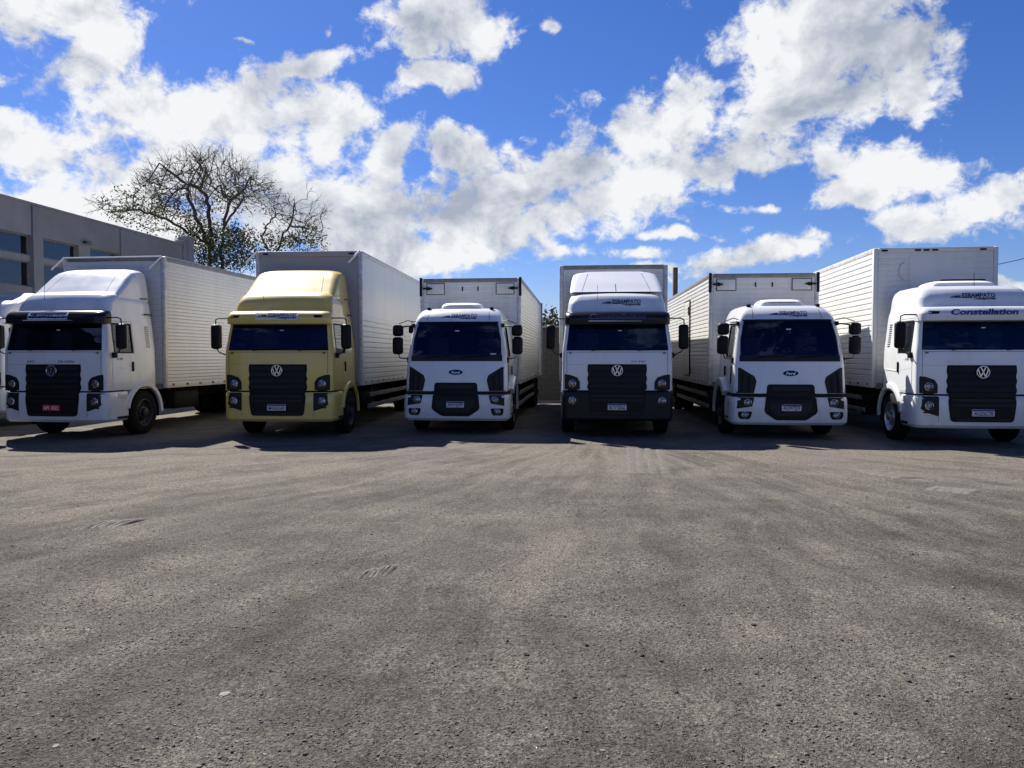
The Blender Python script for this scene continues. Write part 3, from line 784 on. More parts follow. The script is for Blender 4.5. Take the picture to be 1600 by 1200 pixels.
def chassis(root, c):
    sb, L, zb = c['sb'], c['L'], c['zb']; yr = sb + L
    bm = bmesh.new()
    for s in (-1, 1): box(bm, s * .42 - .045, s * .42 + .045, .55, yr - .1, .72, .98)
    for y in np.arange(1.2, yr - .3, 1.3): box(bm, -.374, .374, y, y + .09, .76, .94)
    for s in (-1, 1): box(bm, s * .40 - .05, s * .40 + .05, sb + .15, yr - .1, .985, zb - .06)
    for y in np.arange(sb + .2, yr - .2, .6): box(bm, -1.24, 1.24, y, y + .08, zb - .055, zb + .027)
    box(bm, -.30, .30, 1.0, 1.8, .5, .715)                     # engine sump
    box(bm, -.95, .95, 1.33, 1.45, .42, .54)                   # front axle
    f = obj('chassis_frame', bm, 'chassis_black', root)
    ra = yr - c.get('tail', 2.4)
    for y in ([ra] if c.get('single') else [ra, ra + 1.22]):
        for s in (-1, 1): wheel(root, s, y, True)
        bm = bmesh.new(); lathe(bm, [(.09, -.9), (.09, .9)], 'x', 10, (0, y, .495)); lathe(bm, [(.05, -.24), (.22, -.15), (.22, .15), (.05, .24)], 'x', 14, (0, y, .495))
        obj('axle', bm, 'chassis_black', f, 40)
    if L > 1:
        for s in (-1, 1):
            bm = bmesh.new()
            y0 = 2.75; box(bm, *sorted((s * .62, s * 1.16)), y0, y0 + 1.15, .48, .95, .10)
            obj('fuel_tank' if s > 0 else 'air_tank_housing', bm, 'chassis_black', f, 40)
            if s < 0: bx('sun_block_box', 'chassis_black', f, -1.17, -.60, 4.0, 6.3, .42, .96, .02)  # added box, mostly unseen, keeps the sun from passing under the truck
            bm = bmesh.new()
            for k in range(2): lathe(bm, [(.02, -.30), (.13, -.28), (.13, .28), (.02, .30)], 'y', 14, (s * (.80 + .0), 2.45 + 0.0, .62 + k * .0)) if k == 0 else None
            obj('air_tank', bm, 'chassis_black', f, 40)
            if c.get('guard', True):
                ys = max(3.0, 2.6); ye = ra - .65
                for z in (.52, .80):
                    bx('side_guard', 'rail_grey', f, *sorted((s * 1.18, s * 1.225)), ys + (.25 if z > .7 else 0), ye, z - .055, z + .055, .012)
                for y in (ys + .5, (ys + ye) / 2, ye - .4):
                    bx('guard_bracket', 'chassis_black', f, *sorted((s * 1.14, s * 1.178)), y, y + .05, .46, zb - .06)
            bx('mud_flap', 'rubber', f, *sorted((s * .78, s * 1.22)), ra + (1.22 if not c.get('single') else 0) + .58, ra + (1.22 if not c.get('single') else 0) + .59, .28, .95)
            bx('tail_lamp', 'reflector_red', f, *sorted((s * .80, s * 1.15)), yr - .10, yr - .04, .82, .95, .01)
        bx('underrun_bar', 'rail_grey', f, -1.2, 1.2, yr - .16, yr - .06, .48, .62, .01)
    return f

def rounded_mirror(root, x, y, z, w, d, h, sx, yaw=0.12):
    bm = bmesh.new()
    M = Matrix.Translation((x, y, z)) @ Matrix.Rotation(yaw * sx, 4, 'Z')
    box(bm, -w/2, w/2, -d/2, d/2, -h/2, h/2, min(w, d) * .42, M)
    m = obj('mirror', bm, 'black_plastic', root, 50)
    bm = bmesh.new(); box(bm, -w/2 + .02, w/2 - .02, d/2 - .002, d/2 + .003, -h/2 + .03, h/2 - .03, 0, M)
    obj('mirror_glass', bm, 'chrome', m)
    return m

def interior(cab, z_dash, yfront, hw):
    bx('dashboard', 'interior', cab, -hw, hw, yfront + .12, yfront + .48, z_dash - .35, z_dash - .02, .06)
    for x in (-.62, .62):
        bm = bmesh.new(); box(bm, x - .25, x + .25, yfront + .95, yfront + 1.12, z_dash - .35, z_dash + .38, .06); box(bm, x - .13, x + .13, yfront + .97, yfront + 1.08, z_dash + .385, z_dash + .58, .04); box(bm, x - .25, x + .25, yfront + .6, yfront + .94, z_dash - .45, z_dash - .30, .05)
        obj('seat', bm, 'seat_cloth', cab, 40)
    bm = bmesh.new(); pts = []
    for k in range(21):
        a = 2 * math.pi * k / 20; pts.append((.62 + .22 * math.cos(a), yfront + .52 + .16 * math.sin(a) * .6, z_dash + .02 + .20 * math.sin(a) * .75))
    tube(bm, pts, .016, 6); tube(bm, [(.62, yfront + .52, z_dash + .02), (.62, yfront + .35, z_dash - .2)], .03, 6); tube(bm, [(.41, yfront + .52, z_dash + .02), (.83, yfront + .52, z_dash + .02)], .014, 5)
    obj('steering_wheel', bm, 'black_plastic', cab, 40)
    for s in (-1, 1): bx('sun_visor', 'interior', cab, *sorted((s * .12, s * .85)), yfront + .22, yfront + .24, z_dash + .52, z_dash + .66, .008)

def seam(parent, pts, fn, side, w=.007, mat='black_plastic', off=.0015):
    """a shut line: narrow dark strip laid on the body along pts"""
    for i, (p, q) in enumerate(zip(pts, pts[1:])):
        p, q = Vector(p), Vector(q); d = (q - p).normalized(); n = Vector((-d.y, d.x)) * w / 2
        poly = [tuple(p + n), tuple(p - n), tuple(q - n), tuple(q + n)]
        obj('shut_line', conform(poly, fn, off, .004, .10, side), mat, parent)

def arch(bm, s, yc, zc, r0, r1, a0, a1, x0, x1, n=18):
    rows = []
    for i in range(n + 1):
        a = R(a0 + (a1 - a0) * i / n); c_, s_ = math.cos(a), math.sin(a)
        rows.append([bm.verts.new((s * x, yc + r * c_, zc + r * s_)) for r, x in ((r0, x0), (r1, x0), (r1, x1 - .03), (r1 - .03, x1), (r0, x1))])
    for A, B in zip(rows, rows[1:]):
        for k in range(5): bm.faces.new((A[k], A[(k + 1) % 5], B[(k + 1) % 5], B[k]))
    bm.faces.new(rows[0]); bm.faces.new(rows[-1])

def round_emblem(parent, x, y, z, r=.124):
    bm = bmesh.new()
    lathe(bm, [(r * .83, .01), (r * .83, -.012), (r * .88, -.018), (r * .96, -.018), (r, -.012), (r, .012)], 'y', 36, (x, y, z), cap=False)
    P = lambda a, b: (x + a * r, z + b * r)
    for p, q in (((-.36, .80), (-.03, .08)), ((.36, .80), (.03, .08)), ((-.74, .46), (-.36, -.74)), ((.74, .46), (.36, -.74)), ((-.36, -.74), (-.02, -.02)), ((.36, -.74), (.02, -.02))):
        slab(bm, P(*p), P(*q), r * .17, .014, y - .012)
    e = obj('emblem', bm, 'chrome', parent, 30)
    return e

def louvre_vent(parent, L, s, y0, y1, z0, z1, n=11):
    bm = bmesh.new()
    for k in range(n):
        z = z0 + (z1 - z0) * k / (n - 1); x = L.sx(y0, z)
        box(bm, *sorted((s * (x - .01), s * (x + .008))), y0, y1, z, z + .018)
    obj('air_vent', bm, 'black_plastic', parent)

def vw_cab(root, c):
    """square-faced cab: flat front with a wide black grille and four round lamps"""
    P = c['paint']; BP = c.get('bumper', P); roof = c['roof']
    keys = [(1.04, 1.19, .05, 1.92, .085, .06, .03), (1.45, 1.19, .055, 1.92, .085, .06, .03), (1.86, 1.185, .07, 1.92, .085, .06, .03), (2.16, 1.155, .125, 1.92, .085, .06, .03), (2.50, 1.12, .20, 1.92, .09, .06, .03), (2.66, 1.10, .25, 1.92, .10, .07, .03)]
    if roof == 'low': keys += [(2.74, 1.06, .30, 1.92, .16, .10, .05), (2.80, 1.0, .42, 1.90, .20, .14, .05), (2.82, .8, .62, 1.8, .25, .2, .05)]
    else: keys += [(2.75, 1.08, .27, 1.92, .16, .10, .06), (2.95, 1.06, .33, 1.92, .20, .12, .08), (3.10, 1.02, .44, 1.92, .26, .14, .10), (3.18, .95, .60, 1.88, .30, .18, .10), (3.21, .78, .85, 1.78, .30, .2, .08)]
    L = Loft(keys, 24, (1.90, 2.48, 1.80))
    ys = (.30, .40, 1.04, 1.30, 1.55); holes = (('front', 1.90, 2.48), ('side', .40, 1.04, 1.86, 2.48))
    bm, fills = L.shell(ys, holes)
    cab = obj('cab', bm, P, root, 30)
    bm2, f2 = L.shell(ys, holes, inset=.04, trim=True)
    obj('cab_lining', bm2, 'interior', cab); [f.free() for f in f2]
    for v in fills[0].verts: v.co.y += .008
    obj('windscreen', fills[0], 'windscreen_glass', cab, 60)
    # left and right door glass
    for s in (-1, 1):
        b = bmesh.new(); mp = {}
        for f in fills[1].faces:
            if f.calc_center_median().x * s > 0:
                b.faces.new([mp.setdefault(v, None) or mp.__setitem__(v, b.verts.new((v.co.x - s * .012, v.co.y, v.co.z))) or mp[v] for v in f.verts])
        obj('door_window', b, 'side_glass', cab, 60)
        fx = lambda y, z: L.sx(y, z)
        # black rubber round the glass
        for poly in ([(.385, 1.84), (1.06, 1.84), (1.06, 1.87), (.385, 1.87)], [(.385, 2.465), (1.06, 2.465), (1.06, 2.50), (.385, 2.50)], [(.375, 1.84), (.41, 1.84), (.41, 2.50), (.375, 2.50)], [(1.03, 1.84), (1.065, 1.84), (1.065, 2.50), (1.03, 2.50)]):
            obj('window_seal', conform(poly, fx, .006, .02, .08, s), 'black_plastic', cab)
        # the door below the glass, a little proud of the shell
        obj('door', conform(rpoly([(.31, 1.07), (1.10, 1.07), (1.10, 1.825), (.31, 1.825)], .03), fx, .007, .006, .10, s), P, cab, 30)
        seam(cab, [(.33, 2.54), (1.10, 2.54), (1.10, 1.83)], fx, s)
        bx('door_handle', 'black_plastic', cab, *sorted((s * 1.195, s * 1.225)), .98, 1.035, 1.44, 1.66, .012)
        seam(cab, [(.36, 1.55), (1.10, 1.47), (1.88, 1.50)], fx, s, .012, P, .010)
        louvre_vent(cab, L, s, 1.56, 1.70, 1.98, 2.44)
        if c.get('door_text') and s == c.get('text_side', -1):
            t = bmesh.new(); text_bm(t, c['door_text'], .07, 0, 0, fit=.20, shear=.2, bold=.001)
            for v in t.verts:
                a, z = v.co.x, v.co.z; yy = .55 - a * (1 if s < 0 else -1); v.co = Vector((s * (L.sx(yy, 1.72 + z) + .012), yy, 1.72 + z))
            me = bpy.data.meshes.new('door_lettering'); t.to_mesh(me); t.free(); link('door_lettering', me, 'logo_dark', cab)
    interior(cab, 1.95, .12, 1.0)
    for s in (-1, 1):
        seam(cab, [(s * 1.085, 1.40), (s * 1.085, 1.865)], L.fy, None, .008)
        bx('grab_handle', 'black_plastic', cab, *sorted((s * .98, s * 1.04)), L.fy(1.0, 1.80) - .03, L.fy(1.0, 1.80) - .004, 1.835, 1.855, .004)
    seam(cab, [(-1.085, 1.868), (1.085, 1.868)], L.fy, None, .008)
    seam(cab, [(-1.085, 1.60), (-.66, 1.60)], L.fy, None, .004, 'rail_grey')
    # wipers
    for x, d in ((-.55, 1), (.45, 1)):
        bm = bmesh.new(); tube(bm, [(x, L.fy(x, 1.90) - .02, 1.895), (x + .30, L.fy(x + .3, 1.95) - .03, 1.935), (x + .62, L.fy(min(x + .62, 1.0), 1.95) - .02, 1.945)], .008, 5)
        obj('wiper', bm, 'black_plastic', cab, 40)
    # sticker at the foot of the glass
    bx('windscreen_sticker', 'plate_white', cab, .05 - .03, .05 + .05, L.fy(0, 2.34) - .001, L.fy(0, 2.34) + .003, 2.325, 2.345)
    # visor
    vl = Loft([(2.455, 1.10, .10, .42, .14, .05, .05), (2.475, 1.135, -.02, .42, .16, .05, .06), (2.60, 1.14, -.03, .42, .17, .05, .07), (2.70, 1.13, .03, .42, .18, .05, .08), (2.745, 1.10, .10, .42, .2, .05, .09)], 12)
    bm, _ = vl.shell((.35,)); vis = obj('visor', bm, c.get('visor', P), cab, 30)
    for s in (-1, 1):
        p = [(s * 1.0, 2.60), (s * .83, 2.60), (s * .80, 2.655), (s * 1.0, 2.665)]
        obj('visor_lamp', conform(rpoly(p if s < 0 else p[::-1], .012), vl.fy, .006, .02), 'black_plastic', vis)
    obj('visor_crease', conform([(-.62, 2.53), (.52, 2.53), (.52, 2.536), (-.62, 2.545)], vl.fy, .008, .01), P if P == 'yellow_paint' else 'white_trim', vis)
    if c.get('visor_word'):
        bm = bmesh.new(); text_bm(bm, 'Constellation', .155, c.get('word_x', .05), 2.635, fit=1.22, shear=.25, bold=.006); wrap(bm, vl.fy, .008); obj_raw('visor_lettering', bm, c['visor_word'], vis)
    if c.get('visor_logo'): company_logo(vis, vl.fy, c.get('logo_x', .02), 2.645, .86, 'logo_blue', 'sticker_pale', .008)
    # roof pieces
    if roof in ('fairing', 'high_fairing'):
        if roof == 'fairing':
            k1 = [(2.74, 1.08, .40, 1.93, .20, .06, .05), (2.90, 1.06, .43, 1.93, .22, .06, .05), (3.00, 1.04, .50, 1.93, .24, .06, .05), (3.03, 1.0, .58, 1.93, .24, .06, .05)]
            lo = Loft(k1, 8); bm, _ = lo.shell((.9, 1.4)); base = obj('roof_fairing_base', bm, P, cab, 30)
            z0, y0 = 3.035, .56
            for s in (-1, 1):
                obj('fairing_slot', conform([(s * .83 - .02, 2.79), (s * .83 + .02, 2.79), (s * .80 + .015, 2.99), (s * .80 - .015, 2.99)], lo.fy, .004, .01), 'black_plastic', base)
            obj('fairing_seam', conform([(-.004, 2.76), (.004, 2.76), (.004, 2.99), (-.004, 2.99)], lo.fy, .002, .01), 'black_plastic', base)
        else: z0, y0 = 3.215, .62
        T = c.get('fairing_top', 3.78)
        up = Loft([(z0, 1.03, y0, 1.94, .13, .06, .03), (z0 + .02, 1.03, y0 + .04, 1.94, .13, .06, .03), (z0 + (T - z0) * .45, 1.01, y0 + .42, 1.94, .16, .08, .05), (T - .10, .97, y0 + .80, 1.94, .20, .12, .06), (T - .03, .89, y0 + .93, 1.92, .30, .16, .06), (T, .74, y0 + 1.06, 1.88, .2, .14, .05)], 14)
        bm, _ = up.shell((1.2, 1.5)); fr = obj('roof_fairing', bm, P, cab, 30)
        for s in (-1, 1):
            obj('fairing_seam', conform([(s * .76 - .005, z0 + .02), (s * .76 + .005, z0 + .02), (s * .62 + .005, T - .07), (s * .62 - .005, T - .07)], up.fy, .002, .01), 'black_plastic', fr)
            seam(fr, [(1.55, z0 + .06), (1.86, z0 + .075)], lambda y, z: up.sx(y, z), s, .028)
            seam(cab, [(1.60, 2.735), (1.88, 2.745)], lambda y, z: L.sx(y, min(z, 2.66)), s, .026, 'black_plastic', .03)
        if roof == 'high_fairing':
            obj('fairing_seam', conform([(-.012, z0 + .01), (.004, z0 + .01), (.004, z0 + .20), (-.012, z0 + .20)], up.fy, .003, .01), 'black_plastic', fr)
        # antenna
        bm = bmesh.new(); tube(bm, [(-.42, .36, 2.73), (-.42, .40, 3.35)], .004, 5); obj('antenna', bm, 'black_plastic', cab)
    if roof.startswith('high') and c.get('logo', True):
        company_logo(cab, L.fy, c.get('logo_x', .10), 2.96, .86, 'logo_dark')
    if roof == 'high':
        ac = Loft([(3.205, .64, .85, 1.65, .12, .1, .03), (3.26, .62, .86, 1.62, .14, .1, .03), (3.32, .50, .98, 1.55, .14, .1, .03), (3.33, .40, 1.06, 1.5, .1, .1, .02)], 8)
        bm, _ = ac.shell((1.2,)); a = obj('roof_air_conditioner', bm, 'white_trim', cab, 40)
        bx('vent_lid', 'black_plastic', a, -.38, .48, 1.02, 1.45, 3.331, 3.36, .01)
        bm = bmesh.new(); tube(bm, [(.16, .80, 3.2), (.16, .82, 3.46)], .006, 5); obj('antenna', bm, 'black_plastic', cab)
    # bumper
    bl = Loft([(.375, 1.17, .05, .84, .18, .05, .05), (.43, 1.21, .0, .84, .20, .05, .06), (.75, 1.215, -.005, .84, .20, .05, .06), (.95, 1.21, .005, .84, .20, .05, .06), (1.005, 1.19, .03, .84, .18, .05, .05)], 12)
    bm, _ = bl.shell((.5,)); bumper = obj('bumper', bm, BP, root, 30)
    bx('bumper_gap', 'black_plastic', bumper, -1.10, 1.10, .16, .80, 1.005, 1.045)
    for s in (-1, 1):
        p = [(s * .80, .37 + .012), (s * 1.12, .385), (s * 1.12, .46), (s * .95, .44)]
        seam(bumper, [(s * .79, .395), (s * .79, .60)], bl.fy, None, .006)
        bx('entry_step', 'black_plastic', bumper, *sorted((s * 1.10, s * 1.219)), .42, .80, .42, .475, .008)
        bx('entry_step', 'black_plastic' if BP != P else P, bumper, *sorted((s * 1.15, s * 1.222)), .46, .78, .86, .985, .012)
        bm = bmesh.new(); arch(bm, s, 1.42, .50, .60, .72, -2, 168, .86, 1.235); obj('wheel_arch', bm, P, root, 40)
        bm = bmesh.new(); arch(bm, s, 1.42, .50, .56, .595, -12, 172, .80, 1.20); obj('wheel_arch_liner', bm, 'black_plastic', root, 40)
        # headlamp pods
        for fn, p, lz, nm in ((L.fy, [(.80, 1.05), (1.135, 1.05), (1.135, 1.39), (1.02, 1.375), (.86, 1.32), (.80, 1.22)], 1.185, 'headlight'), (bl.fy, [(.785, .60), (1.02, .68), (1.12, .76), (1.14, .86), (1.14, .995), (.785, .995)], .815, 'fog_light')):
            q = [(s * a, z) for a, z in p]; q = q if s > 0 else q[::-1]
            h = obj(nm, conform(rpoly(q, .03), fn, .008, .03), 'grey_plastic', root, 30)
            headlamp(h, s * .965, fn(.965, lz) - .008, lz, .070)
            bm = bmesh.new(); box(bm, s * .965 - .10, s * .965 + .10, fn(.9, lz - .13) - .012, fn(.9, lz - .13) + .01, lz - .15, lz - .125, .004)
            obj('trim_line', bm, 'black_plastic', h)
    # grille, upper and lower, with its slats
    g1 = [(-.63, 1.05), (.63, 1.05), (.645, 1.12), (.62, 1.20), (.645, 1.30), (.62, 1.38), (.64, 1.48), (.63, 1.605), (-.63, 1.605), (-.64, 1.48), (-.62, 1.38), (-.645, 1.30), (-.62, 1.20), (-.645, 1.12)]
    gr = obj('grille', conform(rpoly(g1, .02), L.fy, .010, .03), 'black_plastic', root, 30)
    for k in range(4):
        z = 1.085 + k * .132
        bm = conform([(-.60, z), (.60, z), (.605, z + .05), (.59, z + .072), (-.59, z + .072), (-.605, z + .05)], L.fy, .034, .01)
        for v in bm.verts:
            if v.co.z > z + .06: v.co.y += .02
        obj('grille_slat', bm, 'grey_plastic', gr, 30)
    g2 = [(-.60, .985), (-.62, .90), (-.60, .70), (-.57, .50), (.57, .50), (.60, .70), (.62, .90), (.60, .985)]
    lg = obj('lower_grille', conform(rpoly(g2, .07), bl.fy, .012, .03), 'black_plastic', root, 30)
    for z, h in ((.895, .055), (.80, .05), (.52, .05)):
        w = .56 if z > .6 else .50
        bm = conform([(-w, z), (w, z), (w, z + h), (-w, z + h)], bl.fy, .034, .01); obj('grille_slat', bm, 'grey_plastic', lg, 30)
    bx('grille_bridge', 'black_plastic', gr, -.605, .605, .0, .2, .955, 1.075, .008)
    round_emblem(gr, .0, L.fy(0, 1.47) - .05, 1.47)
    bx('emblem_plate', 'black_plastic', gr, -.10, .10, L.fy(0, 1.47) - .046, L.fy(0, 1.47), 1.40, 1.54, .02)
    number_plate(root, lambda x, z: bl.fy(x, z) - .036, c.get('plate_x', .0), .685, c['plate'], c.get('plate_style'))
    for t, x in c.get('front_text', ()):
        bm = bmesh.new(); text_bm(bm, t, .06, x, 1.665, fit=.055 * len(t), shear=.15, bold=.001); wrap(bm, L.fy, .004); obj_raw('badge_lettering', bm, c.get('badge_mat', 'ink_black'), cab)
    # mirrors on bent arms
    for s in (-1, 1):
        m = rounded_mirror(root, s * 1.44, .26, 2.20, .22, .15, .54, s)
        bm = bmesh.new(); tube(bm, [(s * 1.10, .32, 2.58), (s * 1.16, .24, 2.60), (s * 1.38, .24, 2.60), (s * 1.44, .25, 2.57), (s * 1.45, .26, 2.45)], .014, 6)
        tube(bm, [(s * 1.17, .36, 1.79), (s * 1.24, .30, 1.80), (s * 1.38, .25, 1.87), (s * 1.43, .25, 1.95)], .014, 6)
        box(bm, s * 1.20 - .05, s * 1.20 + .05, .30, .42, 1.74, 1.86, .02)
        obj('mirror_arm', bm, 'black_plastic', m, 40)
    for s in (-1, 1): wheel(root, s, 1.42, False, c.get('alloy', False))
    return cab

def cargo_cab(root, c):
    """round-roofed cab: deep windscreen, cheek vents and a hexagonal grille"""
    P = c['paint']
    L = Loft([(.985, 1.17, .03, 1.95, .13, .08, .05), (1.30, 1.165, .05, 1.95, .13, .08, .06), (1.66, 1.15, .09, 1.95, .12, .08, .07), (2.10, 1.10, .19, 1.95, .11, .08, .08), (2.56, 1.03, .33, 1.95, .12, .09, .09), (2.70, .99, .41, 1.95, .16, .11, .10), (2.82, .93, .54, 1.93, .22, .14, .10), (2.89, .84, .72, 1.90, .26, .18, .10), (2.915, .66, .98, 1.8, .24, .2, .08)], 26, (1.78, 2.55))
    ys = (.30, .42, 1.10, 1.30, 1.55); holes = (('front', 1.78, 2.55), ('side', .42, 1.10, 1.78, 2.45))
    bm, fills = L.shell(ys, holes)
    cab = obj('cab', bm, P, root, 30)
    bm2, f2 = L.shell(ys, holes, inset=.04, trim=True); obj('cab_lining', bm2, 'interior', cab); [f.free() for f in f2]
    for v in fills[0].verts: v.co.y += .006
    obj('windscreen', fills[0], 'windscreen_glass', cab, 60)
    # black enamelled border round the glass
    hb, ht = 1.105, .995
    bord = [([(-1.10, 1.665), (1.10, 1.665), (1.09, 1.80), (-1.09, 1.80)]), ([(-1.0, 2.53), (1.0, 2.53), (.985, 2.575), (-.985, 2.575)]), ([(1.03, 1.80), (1.09, 1.80), (.995, 2.53), (.925, 2.53)]), ([(-1.09, 1.80), (-1.03, 1.80), (-.925, 2.53), (-.995, 2.53)])]
    for p in bord: obj('windscreen_border', conform(p, L.fy, .004, .02), 'black_gloss', cab, 30)
    for s in (-1, 1):
        b = bmesh.new(); mp = {}
        for f in fills[1].faces:
            if f.calc_center_median().x * s > 0:
                b.faces.new([mp.setdefault(v, None) or mp.__setitem__(v, b.verts.new((v.co.x - s * .012, v.co.y, v.co.z))) or mp[v] for v in f.verts])
        obj('door_window', b, 'side_glass', cab, 60)
        fx = lambda y, z: L.sx(y, z)
        for poly in ([(.40, 1.75), (1.12, 1.75), (1.12, 1.785), (.40, 1.785)], [(.40, 2.44), (1.12, 2.44), (1.12, 2.475), (.40, 2.475)], [(.395, 1.75), (.43, 1.75), (.43, 2.475), (.395, 2.475)], [(1.09, 1.75), (1.125, 1.75), (1.125, 2.475), (1.09, 2.475)]):
            obj('window_seal', conform(poly, fx, .006, .02, .08, s), 'black_plastic', cab)
        obj('door', conform(rpoly([(.33, 1.02), (1.17, 1.02), (1.17, 1.74), (.33, 1.74)], .03), fx, .007, .006, .10, s), P, cab, 30)
        obj('door_vent', conform(rpoly([(.36, 1.22), (.50, 1.16), (.50, 1.56), (.36, 1.60)], .02), fx, .012, .01, .10, s), 'black_plastic', cab)
        bx('door_handle', 'black_plastic', cab, *sorted((s * 1.175, s * 1.205)), 1.0, 1.06, 1.34, 1.56, .012)
        # rain gutter and pillar trim
        bm = bmesh.new(); tube(bm, [(s * (L.sx(.36, 1.8) + .005), .36, 1.72), (s * (L.sx(.36, 2.2) + .008), .40, 2.2), (s * (L.sx(.5, 2.52) + .008), .52, 2.54), (s * (L.sx(1.2, 2.55) + .008), 1.2, 2.56)], .016, 6); obj('rain_gutter', bm, P, cab, 40)
        p = [(s * .72, 2.60), (s * .735, 2.60), (s * .70, 2.86), (s * .69, 2.86)]
        obj('roof_seam', conform(p if s > 0 else p[::-1], L.fy, .003, .01), 'rail_grey', cab)
        bx('roof_lamp', 'black_plastic', cab, s * .74 - .04, s * .74 + .04, .70, .80, 2.84, 2.925, .012)
    interior(cab, 1.85, .16, .98)
    for s in (-1, 1): seam(cab, [(s * 1.075, 1.54), (s * 1.07, 1.66)], L.fy, None, .006)
    for x in (-.72, .10):
        bm = bmesh.new(); tube(bm, [(x, L.fy(x, 1.74) - .02, 1.73), (x + .10, L.fy(x, 1.78) - .035, 1.765), (x + .62, L.fy(x + .6, 1.80) - .02, 1.785)], .010, 5); obj('wiper', bm, 'black_plastic', cab, 40)
    bx('windscreen_sticker', 'plate_white', cab, -.05, .05, L.fy(0, 2.36) - .001, L.fy(0, 2.36) + .003, 2.345, 2.37)
    if c.get('glass_tag'): bx('windscreen_tag', 'sticker_pale', cab, c['glass_tag'], c['glass_tag'] + .13, L.fy(.8, 1.83) - .004, L.fy(.8, 1.83) + .004, 1.815, 1.845)
    company_logo(cab, L.fy, .03, 2.70, .82, 'logo_blue')
    ac = Loft([(2.905, .48, .78, 1.5, .12, .1, .03), (2.96, .47, .79, 1.48, .14, .1, .03), (3.03, .40, .90, 1.42, .14, .1, .03), (3.045, .30, 1.0, 1.35, .1, .1, .02)], 8)
    bm, _ = ac.shell((1.1,)); a = obj('roof_air_conditioner', bm, 'white_trim', cab, 40)
    obj('vent_slot', conform([(-.30, 2.955), (.30, 2.955), (.28, 2.975), (-.28, 2.975)], ac.fy, .003, .01), 'rail_grey', a)
    # bumper with a black band above
    bl = Loft([(.315, 1.17, .06, .86, .16, .05, .05), (.37, 1.22, .0, .86, .18, .05, .06), (.60, 1.225, -.015, .86, .18, .05, .07), (.86, 1.215, .0, .86, .18, .05, .06), (.905, 1.20, .02, .86, .17, .05, .06)], 12)
    bm, _ = bl.shell((.5,)); bumper = obj('bumper', bm, P, root, 30)
    bd = Loft([(.906, 1.17, .045, .9, .15, .05, .05), (.984, 1.16, .045, .9, .15, .05, .05)], 3)
    bm, _ = bd.shell((.5,)); obj('bumper_band', bm, 'black_plastic', bumper, 30)
    for s in (-1, 1):
        seam(bumper, [(s * .24, .325), (s * .24, .42)], bl.fy, None, .008)
        fx = lambda y, z: bl.sx(y, z)
        obj('step_panel', conform(rpoly([(.34, .40), (.80, .40), (.80, .86), (.34, .86)], .02), fx, .005, .006, .10, s), P, bumper, 30)
        bx('entry_step', 'black_plastic', bumper, *sorted((s * 1.12, s * 1.236)), .38, .76, .42, .475, .01)
        bx('step_grip', 'black_plastic', bumper, *sorted((s * 1.20, s * 1.234)), .36, .385, .50, .80, .004)
        bm = bmesh.new(); arch(bm, s, 1.45, .50, .62, .80, -4, 140, .86, 1.25); obj('wheel_arch', bm, P, root, 40)
        bm = bmesh.new(); arch(bm, s, 1.45, .50, .57, .615, -12, 172, .80, 1.21); obj('wheel_arch_liner', bm, 'black_plastic', root, 40)
        def M(p): return [(a, z) for a, z in p] if s > 0 else mirror_poly(p)
        v = obj('cheek_vent', conform(rpoly(M([(.76, .99), (1.13, .99), (1.13, 1.53), (1.04, 1.535), (.74, 1.345), (.705, 1.24)]), .02), L.fy, .008, .03), 'grey_plastic', root, 30)
        for k in range(2):
            x = .86 + k * .13
            obj('vent_blade', conform(M([(x, 1.02), (x + .035, 1.02), (x + .01, 1.37 + k * .09), (x - .03, 1.34 + k * .09)]), L.fy, .028, .01), 'black_plastic', v, 30)
        h = obj('headlight', conform(rpoly(M([(.80, .71), (1.10, .66), (1.16, .70), (1.16, .90), (.755, .90)]), .02), bl.fy, .008, .03), 'grey_plastic', root, 30)
        headlamp(h, s * .89, bl.fy(.89, .79) - .010, .79, .068)
        g = obj('fog_light', conform(rpoly(M([(.86, .435), (1.05, .44), (1.09, .50), (1.09, .60), (.80, .60), (.82, .50)]), .025), bl.fy, .008, .03), 'black_plastic', root, 30)
        headlamp(g, s * .95, bl.fy(.95, .52) - .010, .52, .062)
    g1 = [(-.50, .99), (.50, .99), (.49, 1.14), (.455, 1.18), (-.455, 1.18), (-.49, 1.14)]
    gr = obj('grille', conform(rpoly(g1, .03), L.fy, .010, .03), 'black_plastic', root, 30)
    obj('grille_slat', conform(rpoly([(-.40, 1.055), (.40, 1.055), (.385, 1.125), (-.385, 1.125)], .02), L.fy, .03, .01), 'grey_plastic', gr, 30)
    g2 = [(-.52, .90), (-.55, .62), (-.52, .56), (-.36, .45), (-.30, .42), (.30, .42), (.36, .45), (.52, .56), (.55, .62), (.52, .90)]
    lg = obj('lower_grille', conform(rpoly(g2, .02), bl.fy, .014, .03), 'black_plastic', root, 30)
    g3 = [(-.42, .885), (-.44, .64), (-.28, .50), (.28, .50), (.44, .64), (.42, .885)]
    obj('grille_insert', conform(rpoly(g3, .02), bl.fy, .026, .02), 'grey_plastic', lg, 30)
    for z in (.80, .86): obj('grille_slat', conform([(-.40, z), (.40, z), (.40, z + .03), (-.40, z + .03)], bl.fy, .040, .02), 'black_plastic', lg, 30)
    bx('grille_bridge', 'black_plastic', gr, -.50, .50, .012, .2, .875, 1.01, .008)
    ov = obj('emblem', conform(circle(0, 1.415, .172, .072, 32), L.fy, .014, .02), 'chrome', root, 30)
    obj('emblem_field', conform(circle(0, 1.415, .162, .062, 32), L.fy, .018, .02), 'oval_blue', ov, 30)
